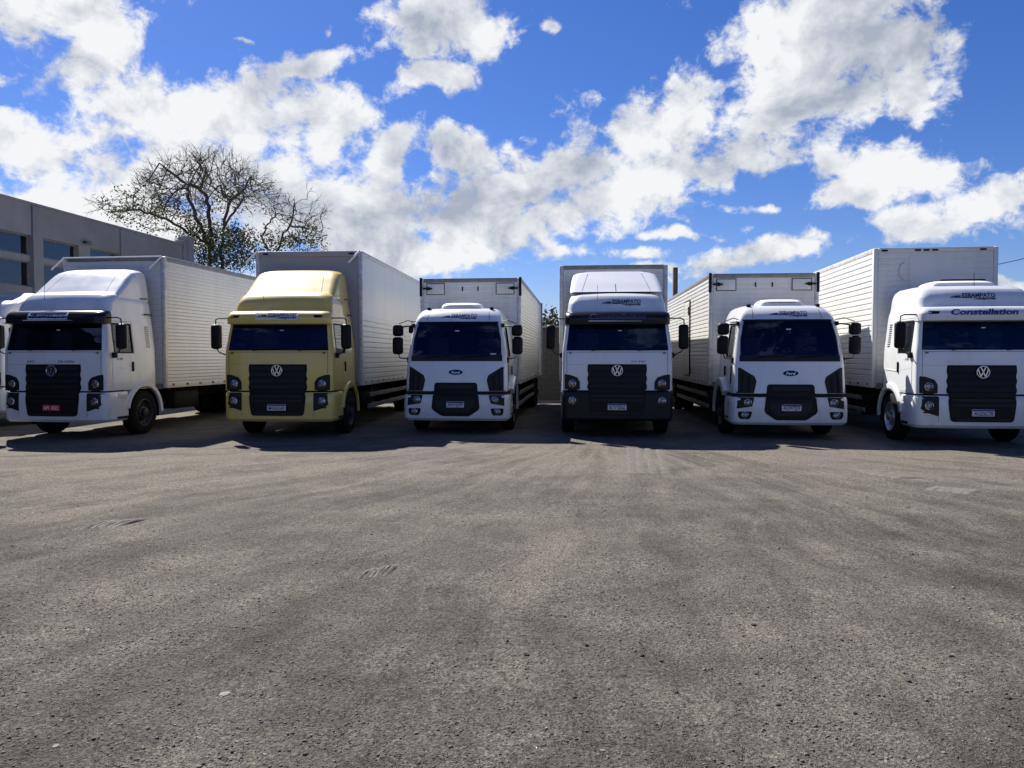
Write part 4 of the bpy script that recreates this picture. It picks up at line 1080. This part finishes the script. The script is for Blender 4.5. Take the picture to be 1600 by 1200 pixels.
    bm = bmesh.new(); text_bm(bm, 'Ford', .085, 0, 1.412, fit=.20, shear=.3, bold=.001); wrap(bm, L.fy, .021); obj_raw('emblem_lettering', bm, 'chrome', ov)
    number_plate(root, lambda x, z: bl.fy(x, z) - .030, .0, .69, c['plate'], None)
    for s in (-1, 1):
        m = rounded_mirror(root, s * 1.385, .26, 2.02, .245, .15, .40, s)
        m2 = rounded_mirror(root, s * 1.375, .25, 2.365, .25, .15, .26, s)
        bm = bmesh.new(); tube(bm, [(s * 1.02, .40, 2.57), (s * 1.16, .28, 2.60), (s * 1.36, .24, 2.52)], .010, 5)
        tube(bm, [(s * 1.03, .42, 2.48), (s * 1.14, .30, 2.47), (s * 1.30, .25, 2.45)], .018, 6); box(bm, s * 1.04 - .03, s * 1.04 + .03, .34, .44, 2.44, 2.53, .01)
        obj('mirror_arm', bm, 'black_plastic', m2, 40)
        bm = bmesh.new(); tube(bm, [(s * 1.12, .36, 1.70), (s * 1.22, .30, 1.725), (s * 1.34, .26, 1.74), (s * 1.37, .26, 1.84)], .014, 6); box(bm, s * 1.15 - .03, s * 1.15 + .03, .28, .42, 1.62, 1.76, .02)
        obj('mirror_arm', bm, 'black_plastic', m, 40)
    if c.get('kerb_mirror', True):
        m = rounded_mirror(root, -1.05, .16, 2.40, .10, .10, .20, -1, .4)
        bm = bmesh.new(); tube(bm, [(-.99, .38, 2.58), (-1.03, .2, 2.56), (-1.05, .16, 2.48)], .010, 5); obj('mirror_arm', bm, 'black_plastic', m, 40)
    for s in (-1, 1): wheel(root, s, 1.45)
    return cab

def truck(c):
    root = empty('box_truck' if c['L'] > 1 else 'tractor_truck', (c['X'], c['Y'], 0.0), -R(c['yaw']))
    tag(root, c['label'], 'truck', 'trucks parked in a row')
    chassis(root, c)
    (vw_cab if c['kind'] == 'square' else cargo_cab)(root, c)
    if c['L'] > 1: cargo_box(root, c)
    return root

TRUCKS = [
    dict(kind='square', X=-9.77, Y=16.28, yaw=7.04, zt=4.14, zb=1.02, sb=2.14, L=9.0, paint='white_paint', visor='black_gloss', roof='fairing', visor_logo=True, logo_x=-.05, plate='API 1022', plate_style='red', plate_x=.02,
         front_text=(('6X2', -.52), ('24-250e', .30)), door_text='24-250', text_side=1, arms=(-1, 1), edge_trim=True, side_mat='box_bright', front_mat='box_pale', guard=False, tail=3.0,
         label='white box truck with dark visor and red number plate, nearest the concrete building'),
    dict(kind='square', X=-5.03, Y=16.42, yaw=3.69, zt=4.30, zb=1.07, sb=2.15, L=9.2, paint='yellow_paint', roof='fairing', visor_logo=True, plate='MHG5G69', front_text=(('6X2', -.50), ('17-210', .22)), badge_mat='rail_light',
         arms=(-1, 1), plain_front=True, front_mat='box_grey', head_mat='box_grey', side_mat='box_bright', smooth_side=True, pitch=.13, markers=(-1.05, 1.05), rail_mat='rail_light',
         label='mustard yellow box truck with roof fairing, the only yellow one'),
    dict(kind='cargo', X=-1.28, Y=17.36, yaw=5.25, zt=3.77, zb=1.07, sb=2.34, L=9.5, paint='white_paint', plate='AHV6J99', hatches=True, glass_tag=.78, side_mat='box_bright', pitch=.085,
         label='white round-roofed box truck with oval badge beside the yellow truck'),
    dict(kind='square', X=2.27, Y=16.57, yaw=4.98, zt=3.99, zb=1.15, sb=2.15, L=9.0, paint='white_paint', bumper='grey_plastic', visor='black_gloss', roof='high_fairing', visor_word='visor_letter', plate='BCY3E66',
         front_text=(('24-280', .45),), badge_mat='rail_grey', fpitch=.10, side_mat='box_white', word_x=.0,
         label='white box truck with black bumper, black visor and roof fairing'),
    dict(kind='cargo', X=5.91, Y=16.24, yaw=4.68, zt=3.79, zb=1.05, sb=2.48, L=9.5, paint='white_paint', plate='AUW7J59', hatches=True, side_door=True, kerb_mirror=False, side_mat='box_white', pitch=.10,
         label='white round-roofed box truck with oval badge and a side door in its body'),
    dict(kind='square', X=9.10, Y=14.83, yaw=6.83, zt=4.19, zb=1.07, sb=2.26, L=9.2, paint='white_paint', roof='high', visor_word='logo_blue', word_x=.0, logo_x=-.07, plate='AUZ6C78', front_text=(('17-250', -.52),), badge_mat='rail_light', door_text='24-280', text_side=-1,
         markers=(-1.08, -.38, -.20, -.02, .98), patch=True, alloy=True, side_mat='box_bright', pitch=.125, fpitch=.125, rail_mat='rail_light', post_mat='box_bright', head_mat='box_pale', single=True, tail=2.6,
         label='white high-roofed box truck with blue visor lettering and roof vent, cut by the right edge'),
    dict(kind='square', X=-13.75, Y=19.0, fairing_top=3.46, yaw=7.0, zt=3.0, zb=1.05, sb=2.2, L=0.9, paint='white_paint', roof='fairing', plate='AKV2F40', alloy=True, tail=-1.5, guard=False,
         label='white truck without a body, mostly hidden behind the leftmost box truck'),
]
for c in TRUCKS: truck(c)

# ------------------------------------------------------------------ concrete building at the left
def build_building():
    rz = -R(6.0)
    root = empty('concrete_building', (-15.9, 10.0, 0), rz)
    tag(root, 'grey precast concrete building with ribbon windows behind the leftmost trucks', 'building')
    # the face towards the trucks is the plane x = 0, running back along +y
    Y0, Y1, H = -12.6, 22.9, 6.35
    bays = [(-12.60 + 4.36 * i, -8.24 + 4.36 * i) for i in range(8)]
    win = {}
    for i, (a, b) in enumerate(bays):
        z0, z1, zm = 3.86, 5.42, 4.72
        a2, b2 = a + .33, b - .16
        if i >= 7: z1 = None
        bm = bmesh.new()
        if z1 is None:
            box(bm, -.25, 0, a + .012, b - .012, 0, H)
        else:
            mid = (a2 + b2) / 2
            for q in ((a + .012, b - .012, 0, z0), (a + .012, b - .012, z1, H), (a + .012, a2, z0, z1), (b2, b - .012, z0, z1), (mid - .29, mid + .29, z0, z1)):
                box(bm, -.25, 0, *q)
        obj('wall_panel', bm, 'concrete', root)
        if z1 is not None:
            for (wa, wb) in ((a2, mid - .29), (mid + .29, b2)):
                w = bx('window', 'concrete', root, -.20, -.06, wa, wb, zm - .09, zm + .09)
                for (p, q) in ((z0, zm - .09), (zm + .09, z1)):
                    bx('pane', 'window_glass', w, -.17, -.155, wa, wb, p, q)
                    bm = bmesh.new()
                    for u in ((wa, wa + .05, p, q), (wb - .05, wb, p, q)): box(bm, -.15, -.12, *u)
                    for u in ((wa + .05, wb - .05, p, p + .04), (wa + .05, wb - .05, q - .04, q)): box(bm, -.15, -.12, *u)
                    obj('window_frame', bm, 'rail_grey', w)
        if i: bx('pilaster', 'concrete', root, 0, .06, a - .16, a + .16, 0, H - .03, .01)
    bx('end_pier', 'concrete', root, -.35, .10, 22.29, 22.75, 0, H + .42, .01)
    bx('end_pier', 'concrete', root, -.33, .06, 22.0, 22.288, 0, H + .20, .01)
    bx('parapet_cap', 'concrete', root, -.30, .03, Y0, 21.99, H + .002, H + .07, .01)
    bx('end_wall', 'concrete', root, -12, -.36, 22.3, 22.6, 0, H)
    bx('end_wall', 'concrete', root, -12, -.26, Y0 + .02, Y0 + .3, 0, H)
    bx('flat_roof', 'concrete', root, -12, -.31, Y0 + .31, 22.29, H - .6, H - .4)
    bx('back_room_wall', 'interior', root, -3.2, -3.1, Y0 + .31, 22.29, 0.01, H - .61)
    lamp = empty('wall_lamp', (0, 15.78, 5.55), 0, root)
    bx('lamp_bracket', 'black_plastic', lamp, 0.0, .16, -.03, .03, -.02, .05, .01)
    bm = bmesh.new(); lathe(bm, [(.02, .05), (.10, .02), (.13, -.05), (.12, -.06), (.02, -.05)], 'z', 16, (.2, 0, 0)); obj('lamp_shade', bm, 'rail_grey', lamp, 40)
m = glass_mat('window_glass', (0.16, 0.18, 0.20), 0.03, (0.8, 0.85, 0.9), 2.1)
build_building()

# ------------------------------------------------------------------ block wall closing the yard
def build_back_wall():
    YW, H = 31.2, 2.95
    root = empty('block_wall', (0, YW, 0)); tag(root, 'bare concrete block wall closing the yard behind the trucks', 'wall')
    bw, bh, j = .39, .19, .012
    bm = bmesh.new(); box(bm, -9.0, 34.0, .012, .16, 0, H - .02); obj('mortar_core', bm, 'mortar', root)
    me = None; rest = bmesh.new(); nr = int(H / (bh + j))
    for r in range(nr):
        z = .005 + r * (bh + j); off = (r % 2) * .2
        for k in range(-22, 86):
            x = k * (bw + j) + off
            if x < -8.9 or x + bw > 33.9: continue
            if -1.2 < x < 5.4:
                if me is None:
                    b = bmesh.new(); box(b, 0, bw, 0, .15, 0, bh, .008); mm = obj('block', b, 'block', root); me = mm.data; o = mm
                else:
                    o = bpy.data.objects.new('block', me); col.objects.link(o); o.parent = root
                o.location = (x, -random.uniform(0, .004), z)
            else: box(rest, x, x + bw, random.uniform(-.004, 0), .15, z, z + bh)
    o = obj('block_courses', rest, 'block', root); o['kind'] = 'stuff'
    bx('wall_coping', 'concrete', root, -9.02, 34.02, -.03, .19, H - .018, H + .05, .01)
    for x in (-3.2, .35, 7.4, 11.0): bx('wall_pier', 'concrete', root, x, x + .30, -.10, -.006, 0, H - .02, .01)
build_back_wall()

# ------------------------------------------------------------------ trees
def leaf_mat(name, c):
    m, nt, b = new_mat(name)
    oi = nt.nodes.new('ShaderNodeNewGeometry')
    n = tex_noise(nt, coords(nt), 1.1, 4, 0.6)
    k = math_n(nt, 'ADD', math_n(nt, 'MULTIPLY', oi.outputs['Random Per Island'], 0.55), math_n(nt, 'MULTIPLY', n.outputs['Fac'], 0.5))
    nt.links.new(ramp(nt, k, [(0.2, tuple(x * .55 for x in c)), (0.55, c), (0.9, (c[0] * 1.9, c[1] * 1.6, c[2] * 1.3))]), b.inputs['Base Color'])
    b.inputs['Roughness'].default_value = 0.6
    b.inputs['Transmission Weight'].default_value = 0.0
    tr = nt.nodes.new('ShaderNodeBsdfTranslucent'); tr.inputs[0].default_value = (c[0] * 1.4, c[1] * 1.3, c[2] * .8, 1)
    mx = nt.nodes.new('ShaderNodeMixShader'); mx.inputs[0].default_value = 0.3
    out = nt.nodes['Material Output']; nt.links.new(b.outputs[0], mx.inputs[1]); nt.links.new(tr.outputs[0], mx.inputs[2]); nt.links.new(mx.outputs[0], out.inputs[0])
leaf_mat('leaf_green', (0.042, 0.054, 0.026))
leaf_mat('leaf_dark', (0.022, 0.034, 0.016))

def grow(trunks, pts, step=.28, kill=.5, infl=2.6, iters=120, rng=None):
    """space colonisation: wood grows from the trunks to the points of the crown"""
    pos, par = [], []
    for poly in trunks:
        last = poly[0] if isinstance(poly[0], int) else -1
        seq = poly[1:] if isinstance(poly[0], int) else poly
        prev = None
        for p in seq:
            p = np.array(p, float)
            if last >= 0 or prev is not None:
                a = pos[last]; n = max(1, int(np.linalg.norm(p - a) / step))
                for i in range(1, n + 1):
                    pos.append(a + (p - a) * i / n + rng.normal(0, .035, 3)); par.append(last); last = len(pos) - 1
            else:
                pos.append(p); par.append(-1); last = len(pos) - 1
            prev = p
    P = [Vector(p) for p in pos]; A = [Vector(p) for p in pts]
    for it in range(iters):
        if not A: break
        kd = KDTree(len(P))
        for i, p in enumerate(P): kd.insert(p, i)
        kd.balance(); pull = {}; lim = infl * (2.2 if it < 12 else 1)
        for a in A:
            co, i, d = kd.find(a)
            if d < lim: pull.setdefault(i, []).append((a - co).normalized())
        new = []
        for n, vs in pull.items():
            v = sum(vs, Vector((0, 0, 0))) + Vector(rng.normal(0, .14, 3))
            if v.length > 1e-6: new.append((P[n] + v.normalized() * step, n))
        if not new: break
        k2 = KDTree(len(new))
        for i, (p, n) in enumerate(new): k2.insert(p, i); P.append(p); par.append(n)
        k2.balance()
        A = [a for a in A if k2.find(a)[2] > kill]
    return np.array([tuple(p) for p in P]), np.array(par)

def add_twigs(P, par, centre, rng, zmin, length=.55, n1=3, n2=3):
    """feathery outer twigs that run on outwards from every branch end"""
    P = [np.array(p) for p in P]; par = list(par); kids = set(par); n0 = len(P)
    tips = [i for i in range(n0) if i not in kids]
    def shoot(i, d, l, segs):
        last = i
        for k in range(segs):
            d = d + rng.normal(0, .16, 3); d = d / np.linalg.norm(d)
            P.append(P[last] + d * l / segs); par.append(last); last = len(P) - 1
        return last, d
    for i in tips:
        if P[i][2] < zmin: continue
        out = P[i] - centre; out = out / np.linalg.norm(out); d0 = P[i] - P[par[i]]; d0 = d0 / (np.linalg.norm(d0) + 1e-9)
        for _ in range(rng.integers(1, n1 + 1)):
            d = d0 * .5 + out * .9 + rng.normal(0, .42, 3); d = d / np.linalg.norm(d)
            e, d = shoot(i, d, length * rng.uniform(.5, 1.25), 4)
            for _ in range(rng.integers(0, n2 + 1)):
                dd = d + rng.normal(0, .5, 3); shoot(e - rng.integers(0, 3), dd / np.linalg.norm(dd), length * rng.uniform(.3, .7), 3)
    return np.array(P), np.array(par)

def wood_mesh(P, par, tip=.010, expo=2.25, rmax=.34):
    n = len(P); rad = np.zeros(n); acc = np.zeros(n); kids = np.zeros(n, int)
    for i in range(n):
        if par[i] >= 0: kids[par[i]] += 1
    for i in range(n - 1, -1, -1):
        r = tip ** expo if kids[i] == 0 else acc[i]
        rad[i] = r ** (1 / expo)
        if par[i] >= 0: acc[par[i]] += r
    rad = np.minimum(rad, rmax)
    vs, fs = [], []
    ring = {}
    def mk(i, d, r, k):
        d = d / (np.linalg.norm(d) + 1e-9); u = np.cross(d, (0.3, 0.2, 0.93) if abs(d[2]) < .9 else (1, 0, 0)); u /= np.linalg.norm(u); w = np.cross(d, u)
        base = len(vs)
        for q in range(k):
            a = 2 * math.pi * q / k; vs.append(tuple(P[i] + r * (math.cos(a) * u + math.sin(a) * w)))
        return base
    for i in range(n):
        p = par[i]
        if p < 0: continue
        k = 7 if rad[i] > .08 else (5 if rad[i] > .025 else 3)
        d = P[i] - P[p]
        a = mk(p, d, min(rad[p], rad[i] * 1.35), k); b = mk(i, d, rad[i], k)
        for q in range(k): fs.append((a + q, a + (q + 1) % k, b + (q + 1) % k, b + q))
    me = bpy.data.meshes.new('wood'); me.from_pydata(vs, [], fs); me.shade_smooth()
    return me, rad, kids

def leaf_mesh(centres, rng, per, spread, size):
    vs, fs = [], []
    for c in centres:
        for _ in range(per):
            p = c + rng.normal(0, spread, 3) * np.array([1, 1, .7]); s = size * rng.uniform(.6, 1.4)
            u = rng.normal(size=3); u /= np.linalg.norm(u); w = np.cross(u, rng.normal(size=3)); w /= np.linalg.norm(w)
            b = len(vs)
            for a, e in ((-1, 0), (-.3, .45), (.6, .36), (1, 0), (.5, -.4), (-.4, -.42)): vs.append(tuple(p + u * a * s + w * e * s))
            fs.append((b, b + 1, b + 2, b + 3, b + 4, b + 5))
    me = bpy.data.meshes.new('foliage'); me.from_pydata(vs, [], fs); return me

def W(px, py, D):
    """direction of a photographed point carried to depth D"""
    cp, sp = math.cos(R(PITCH)), math.sin(R(PITCH)); dx, dz = (px - 800) / FPX, (600 - py) / FPX
    v = np.array((dx, cp + dz * sp, dz * cp - sp)); return np.array((0, 0, CAM_H)) + v * (D / v[1])

def build_trees():
    rng = np.random.default_rng(11)
    # big half-bare tree
    D = 41.0
    def q(x, y, dy=0): return W(140 + x / 4, 200 + y / 4, D) + np.array((0, dy, 0))
    base = q(800, 900); base[2] = 0; base2 = q(730, 900, .5); base2[2] = 0
    trunks = [
        [base, q(828, 800), q(835, 620), q(850, 540), q(880, 450), q(935, 370, .6), q(965, 260, 1.2)],
        [base2, q(728, 800, .5), q(728, 600, .6), q(715, 425, .5), q(690, 380, -.2), q(610, 345, -.8), q(520, 260, -1.4)],
        [q(728, 760, .5), q(680, 580, 0), q(635, 430, -.4), q(560, 310, 1.0)],
        [q(728, 720, .5), q(560, 610, -1), q(400, 545, -1.5), q(250, 560, -1.8)],
        [q(560, 650, -.5), q(450, 660, -1.2), q(330, 590, -1.6)],
        [q(880, 450), q(830, 420, .8), q(760, 385, 1.6), q(720, 300, 2.2)],
        [q(850, 600), q(940, 520, -.6), q(1000, 455, -1.0)],
    ]
    pts = []
    while len(pts) < 2600:
        a = rng.uniform(-1, 1, 3)
        r = np.linalg.norm(a)
        if r > 1 or a[2] < -.15 or r < .3: continue
        c = q(705, 420); pts.append(c + a * np.array((3.3, 3.2, 1.85)) + np.array((0.35, 0, 0)))
    while len(pts) < 3000:
        a = rng.uniform(-1, 1, 3)
        if np.linalg.norm(a) > 1: continue
        pts.append(q(420, 540) + a * np.array((3.0, 2.6, 1.15)))
    P, par = grow(trunks, np.array(pts), .22, .36, 2.4, 110, rng)
    P, par = add_twigs(P, par, q(740, 560), rng, q(0, 560)[2], .70, 5, 5)
    root = empty('half_bare_tree', tuple(base)); tag(root, 'large tree with bare spreading upper branches and sparse leaves low down', 'tree')
    P = P - base
    me, rad, kids = wood_mesh(P, par, .0068, 2.4); link('branches', me, 'bark', root)
    z = P[:, 2] + base[2]; tipz = q(0, 470)[2]
    cand = P[(kids == 0) | (rad < .03)]
    low = cand[cand[:, 2] < tipz - base[2] + rng.normal(0, .45, len(cand))]
    extra = [];
    for _ in range(420):
        a = rng.normal(0, 1, 3); extra.append(q(760 + rng.uniform(-160, 230), 690 + rng.uniform(-70, 190), rng.uniform(-1.6, 1.6)) - base)
    low = np.vstack([low[rng.random(len(low)) < .09], np.array(extra)])
    link('foliage', leaf_mesh(low, rng, 16, .26, .062), 'leaf_green', root)
    # smaller neighbour
    D2 = 40.0
    def q2(x, y, dy=0): return W(140 + x / 4, 200 + y / 4, D2) + np.array((0, dy, 0))
    b2 = q2(1150, 900); b2[2] = 0
    trunks = [[b2, q2(1165, 770), q2(1205, 690), q2(1250, 610), q2(1275, 520), q2(1270, 440, .3)], [q2(1150, 800), q2(1090, 690, -.5), q2(1180, 570, -.8), q2(1190, 500, -1)], [q2(1250, 610), q2(1340, 620, .5), q2(1430, 640, .7)]]
    pts = []
    while len(pts) < 700:
        a = rng.uniform(-1, 1, 3); r = np.linalg.norm(a)
        if r > 1 or a[2] < -.5: continue
        pts.append(q2(1290, 620) + a * np.array((1.6, 1.6, 1.6)))
    P, par = grow(trunks, np.array(pts), .20, .36, 2.0, 80, rng)
    P, par = add_twigs(P, par, q2(1240, 660), rng, q2(0, 680)[2], .55, 5, 4)
    root = empty('small_bare_tree', tuple(b2)); tag(root, 'smaller bare-topped tree right of the large tree, above the yellow truck', 'tree')
    P = P - b2; me, rad, kids = wood_mesh(P, par, .0064, 2.4); link('branches', me, 'bark', root)
    cand = P[(rad < .03)]; low = cand[cand[:, 2] < q2(0, 640)[2] + rng.normal(0, .3, len(cand))]
    extra = [q2(1100 + rng.uniform(-120, 330), 740 + rng.uniform(-70, 90), rng.uniform(-1.2, 1.2)) - b2 for _ in range(120)]
    low = np.vstack([low[rng.random(len(low)) < .09], np.array(extra)])
    link('foliage', leaf_mesh(low, rng, 15, .24, .06), 'leaf_green', root)
    # shrubs that look over the block wall between the two middle trucks
    for (px, py, d, w) in ((852, 507, 36.0, .9), (866, 497, 38.0, .75)):
        c = W(px, py, d); b3 = c.copy(); b3[2] = 0
        root = empty('shrub', tuple(b3)); h = c[2]
        tag(root, {852: 'leafy green shrub over the block wall, against the box beside the yellow truck', 866: 'taller spiky green shrub over the block wall between the middle trucks'}[px], 'shrub')
        stems = [[np.zeros(3), np.array((0, 0, h * .5)), np.array((dx * w, dy * w, h * rng.uniform(.85, 1.12)))] for dx, dy in ((-.5, .1), (.45, -.2), (0, .5), (.1, -.4), (-.25, -.3))]
        bm = bmesh.new(); tips = []
        for s in stems:
            tube(bm, s, .045, 5, .012); tips += [s[1] + (s[2] - s[1]) * t for t in np.linspace(.3, 1.05, 9)]
        obj('stem', bm, 'bark', root)
        link('foliage', leaf_mesh([t + rng.normal(0, .10, 3) for t in tips], rng, 14, .20, .10), 'leaf_dark', root)
build_trees()

# ------------------------------------------------------------------ post and cable behind the boxes
p = W(1055, 430, 34.0); tp = W(1055, 418, 34.0)
root = empty('wooden_post', (p[0], p[1], 0)); tag(root, 'dark wooden post standing up behind the box with the side door', 'post')
bm = bmesh.new(); box(bm, -.10, .10, -.10, .10, 0, tp[2], .015)
obj('shaft', bm, 'wood_pole', root, 40)
bm = bmesh.new(); tube(bm, [(0, -.10, tp[2] - 2.3), (0, -.20, tp[2] - 2.3)], .03, 6); obj('insulator', bm, 'rail_light', root, 40)
a, b = np.array((p[0] + .0, p[1] - .2, tp[2] - 2.3)), W(1700, 381, 30.0)
bm = bmesh.new(); n = 24
tube(bm, [tuple(a + (b - a) * t + np.array((0, 0, -.25 * 4 * t * (1 - t)))) for t in np.linspace(0, 1, n)], .016, 5)
tag(obj('overhead_cable', bm, 'wire', None, 60), 'thin dark overhead cable rising past the rightmost truck box', 'cable')
root = empty('cable_post', (b[0], b[1] + .12, 0)); tag(root, 'wooden post holding the far end of the overhead cable, right of the picture', 'post')
bm = bmesh.new(); box(bm, -.11, .11, -.02, .20, 0, b[2] + .4, .015); obj('shaft', bm, 'wood_pole', root, 40)
bm = bmesh.new(); tube(bm, [(0, .0, b[2]), (0, -.14, b[2])], .03, 6); obj('insulator', bm, 'rail_light', root, 40)

# ------------------------------------------------------------------ loose material on the yard
def build_gravel():
    rng = np.random.default_rng(3)
    oct_v = np.array([(1, 0, 0), (-.8, .25, .1), (0, 1, 0), (.1, -1, .1), (0, 0, .75), (.05, 0, -.6)])
    oct_f = np.array([(0, 2, 4), (2, 1, 4), (1, 3, 4), (3, 0, 4), (2, 0, 5), (1, 2, 5), (3, 1, 5), (0, 3, 5)])
    N = 150000
    y = 2.7 + 8.5 * rng.random(N) ** 1.9; x = rng.uniform(-1, 1, N) * (y * .70 + .6)
    dn = np.array([mnoise.noise(Vector((a * .5, b * .5, 9.1))) + .6 * mnoise.noise(Vector((a * 1.6, b * 1.6, 2.1))) for a, b in zip(x, y)])
    ok = dn > rng.uniform(-.7, .5, N); x, y = x[ok], y[ok]; N = len(x)
    s_ = np.minimum(.0030 * (1 + rng.pareto(3.4, N)), .013); ang = rng.uniform(0, 6.28, N)
    z = np.array([gh(a, b) for a, b in zip(x, y)]) + s_ * .12
    sc = rng.uniform(.6, 1.25, (N, 3)) * s_[:, None]; sc[:, 2] *= .75
    p = (oct_v[None] + rng.normal(0, .13, (N, 6, 3))) * sc[:, None, :]
    ca, sa = np.cos(ang)[:, None], np.sin(ang)[:, None]
    V = np.stack([x[:, None] + p[..., 0] * ca - p[..., 1] * sa, y[:, None] + p[..., 0] * sa + p[..., 1] * ca, z[:, None] + p[..., 2]], 2).reshape(-1, 3)
    F = (oct_f[None] + (np.arange(N) * 6)[:, None, None]).reshape(-1, 3)
    me = bpy.data.meshes.new('gravel'); me.vertices.add(len(V)); me.vertices.foreach_set('co', V.ravel())
    me.loops.add(F.size); me.loops.foreach_set('vertex_index', F.ravel().astype(np.int32)); me.polygons.add(len(F)); me.polygons.foreach_set('loop_start', np.arange(0, F.size, 3, dtype=np.int32)); me.update(calc_edges=True); me.validate()
    m, nt, b = new_mat('gravel_stone'); g = nt.nodes.new('ShaderNodeNewGeometry')
    nt.links.new(ramp(nt, g.outputs['Random Per Island'], [(0, (.05, .047, .043)), (.4, (.085, .078, .07)), (.8, (.115, .106, .095)), (1, (.21, .20, .185))]), b.inputs['Base Color']); b.inputs['Roughness'].default_value = .9
    o = link('loose_gravel', me, 'gravel_stone'); tag(o, 'loose grey gravel scattered over the front of the yard', 'gravel', kind='stuff')

    def gp(px, py):
        cp, sp = math.cos(R(PITCH)), math.sin(R(PITCH)); dx, dz = (px - 800) / FPX, (600 - py) / FPX
        v = np.array((dx, cp + dz * sp, dz * cp - sp)); t = -CAM_H / v[2]; x, y = v[0] * t, v[1] * t
        return x, y, gh(x, y)
    def rock(name, mat, px, py, w, flat, label, cat, group=None):
        x, y, z = gp(px, py); bm = bmesh.new(); bmesh.ops.create_icosphere(bm, subdivisions=2, radius=1.0)
        for v in bm.verts:
            k = 1 + .35 * mnoise.noise(v.co * 1.7 + Vector((px, py, 0))); v.co = Vector((v.co.x * w * k, v.co.y * w * .75 * k, v.co.z * w * flat * k))
        o = obj(name, bm, mat, None, 30, (x, y, z + w * flat * .35)); o.rotation_euler = (0, 0, px); tag(o, label, cat, group)
    rock('flat_stone', 'pale_stone', 350, 1084, .036, .16, 'pale flat stone lying in the dark gravel at lower left', 'stone')
    rock('flat_stone', 'pale_stone', 87, 1168, .018, .22, 'pale yellowish stone near the lower left corner', 'stone')
    rock('flat_stone', 'pale_stone', 300, 923, .020, .2, 'small white stone chip left of centre, far from the others', 'stone')
    rock('flat_stone', 'pale_stone', 414, 1177, .011, .4, 'small upright pale stone at the lower edge, left of centre', 'stone')
    rock('flat_stone', 'pale_stone', 942, 1172, .012, .4, 'pale stone near the bottom edge, right of centre', 'stone')
    for (px, py, w) in ((1178, 977, .026), (1216, 1101, .022), (1003, 1024, .024), (1033, 1033, .020), (1419, 1067, .024), (1575, 1094, .024), (1336, 1115, .020), (917, 1007, .020), (1056, 1081, .02), (1315, 1003, .02), (1217, 857, .022), (1486, 1028, .022), (1425, 865, .03), (823, 1022, .024), (1182, 1053, .018)):
        rock('earth_clod', 'dark_clod', px, py, w * .72, .6, 'small dark clod of earth lying on the right half of the yard', 'clod', 'dark clods on the gravel')
    # ridges pressed by tyre lugs
    m, nt, b = new_mat('pressed_earth'); n = tex_noise(nt, coords(nt), 30, 5, .65)
    nt.links.new(ramp(nt, n.outputs['Fac'], [(.3, (.075, .068, .06)), (.7, (.13, .117, .102))]), b.inputs['Base Color']); b.inputs['Roughness'].default_value = .95
    def tread(px0, py0, px1, py1, count, length, lean, label, h=.018, wid=.028):
        a = np.array(gp(px0, py0)); e = np.array(gp(px1, py1)); d = (e - a); d[2] = 0; d /= np.linalg.norm(d); s = np.array((-d[1], d[0], 0)); s = s + d * lean
        bm = bmesh.new()
        for i in range(count):
            c = a + (e - a) * (i + rng.uniform(-.12, .12)) / max(1, count - 1); l = length * rng.uniform(.75, 1.1); rows = []
            for t in np.linspace(-.5, .5, 6):
                p = c + s * l * t; z = gh(p[0], p[1]) - .003; k = (1 - (2 * t) ** 4) * h * rng.uniform(.7, 1.1)
                rows.append([bm.verts.new((p[0] + d[0] * o * wid, p[1] + d[1] * o * wid, z + k * q)) for o, q in ((-1, 0), (-.4, 1), (.4, .9), (1, 0))])
            for A, B in zip(rows, rows[1:]):
                for k in range(3): bm.faces.new((A[k], A[k + 1], B[k + 1], B[k]))
        o = obj('tyre_tread_print', bm, 'pressed_earth', None, 50); tag(o, label, 'tyre print')
    tread(150, 822, 205, 818, 7, .34, .9, 'sharp ridged tyre print in the gravel at left', .034, .036)
    tread(572, 896, 612, 890, 6, .25, .8, 'faint ridged tyre print left of centre in mid yard', .03, .03)
    tread(1365, 737, 1420, 748, 12, .55, .3, 'ridged tyre print on pale ground in front of the right trucks', .03, .05)
    tread(1460, 764, 1520, 770, 12, .42, .2, 'row of tyre lug marks right of the other ridged print', .035, .06)
    for (x0, x1), w in zip(((985, 988), (998, 1003), (1012, 1022), (1030, 1040)), ('leftmost', 'second from the left', 'third from the left', 'rightmost')):
        tread(x0, 702, x1, 738, 14, .16, .5, w + ' of the four narrow ridged tyre tracks before the black-bumpered truck', .022, .06)
build_gravel()
for o in bpy.data.objects:
    if o.name.startswith('tyre_tread_print') and 'four narrow' in o['label']: o['group'] = 'fine ridged tyre tracks before the middle trucks'
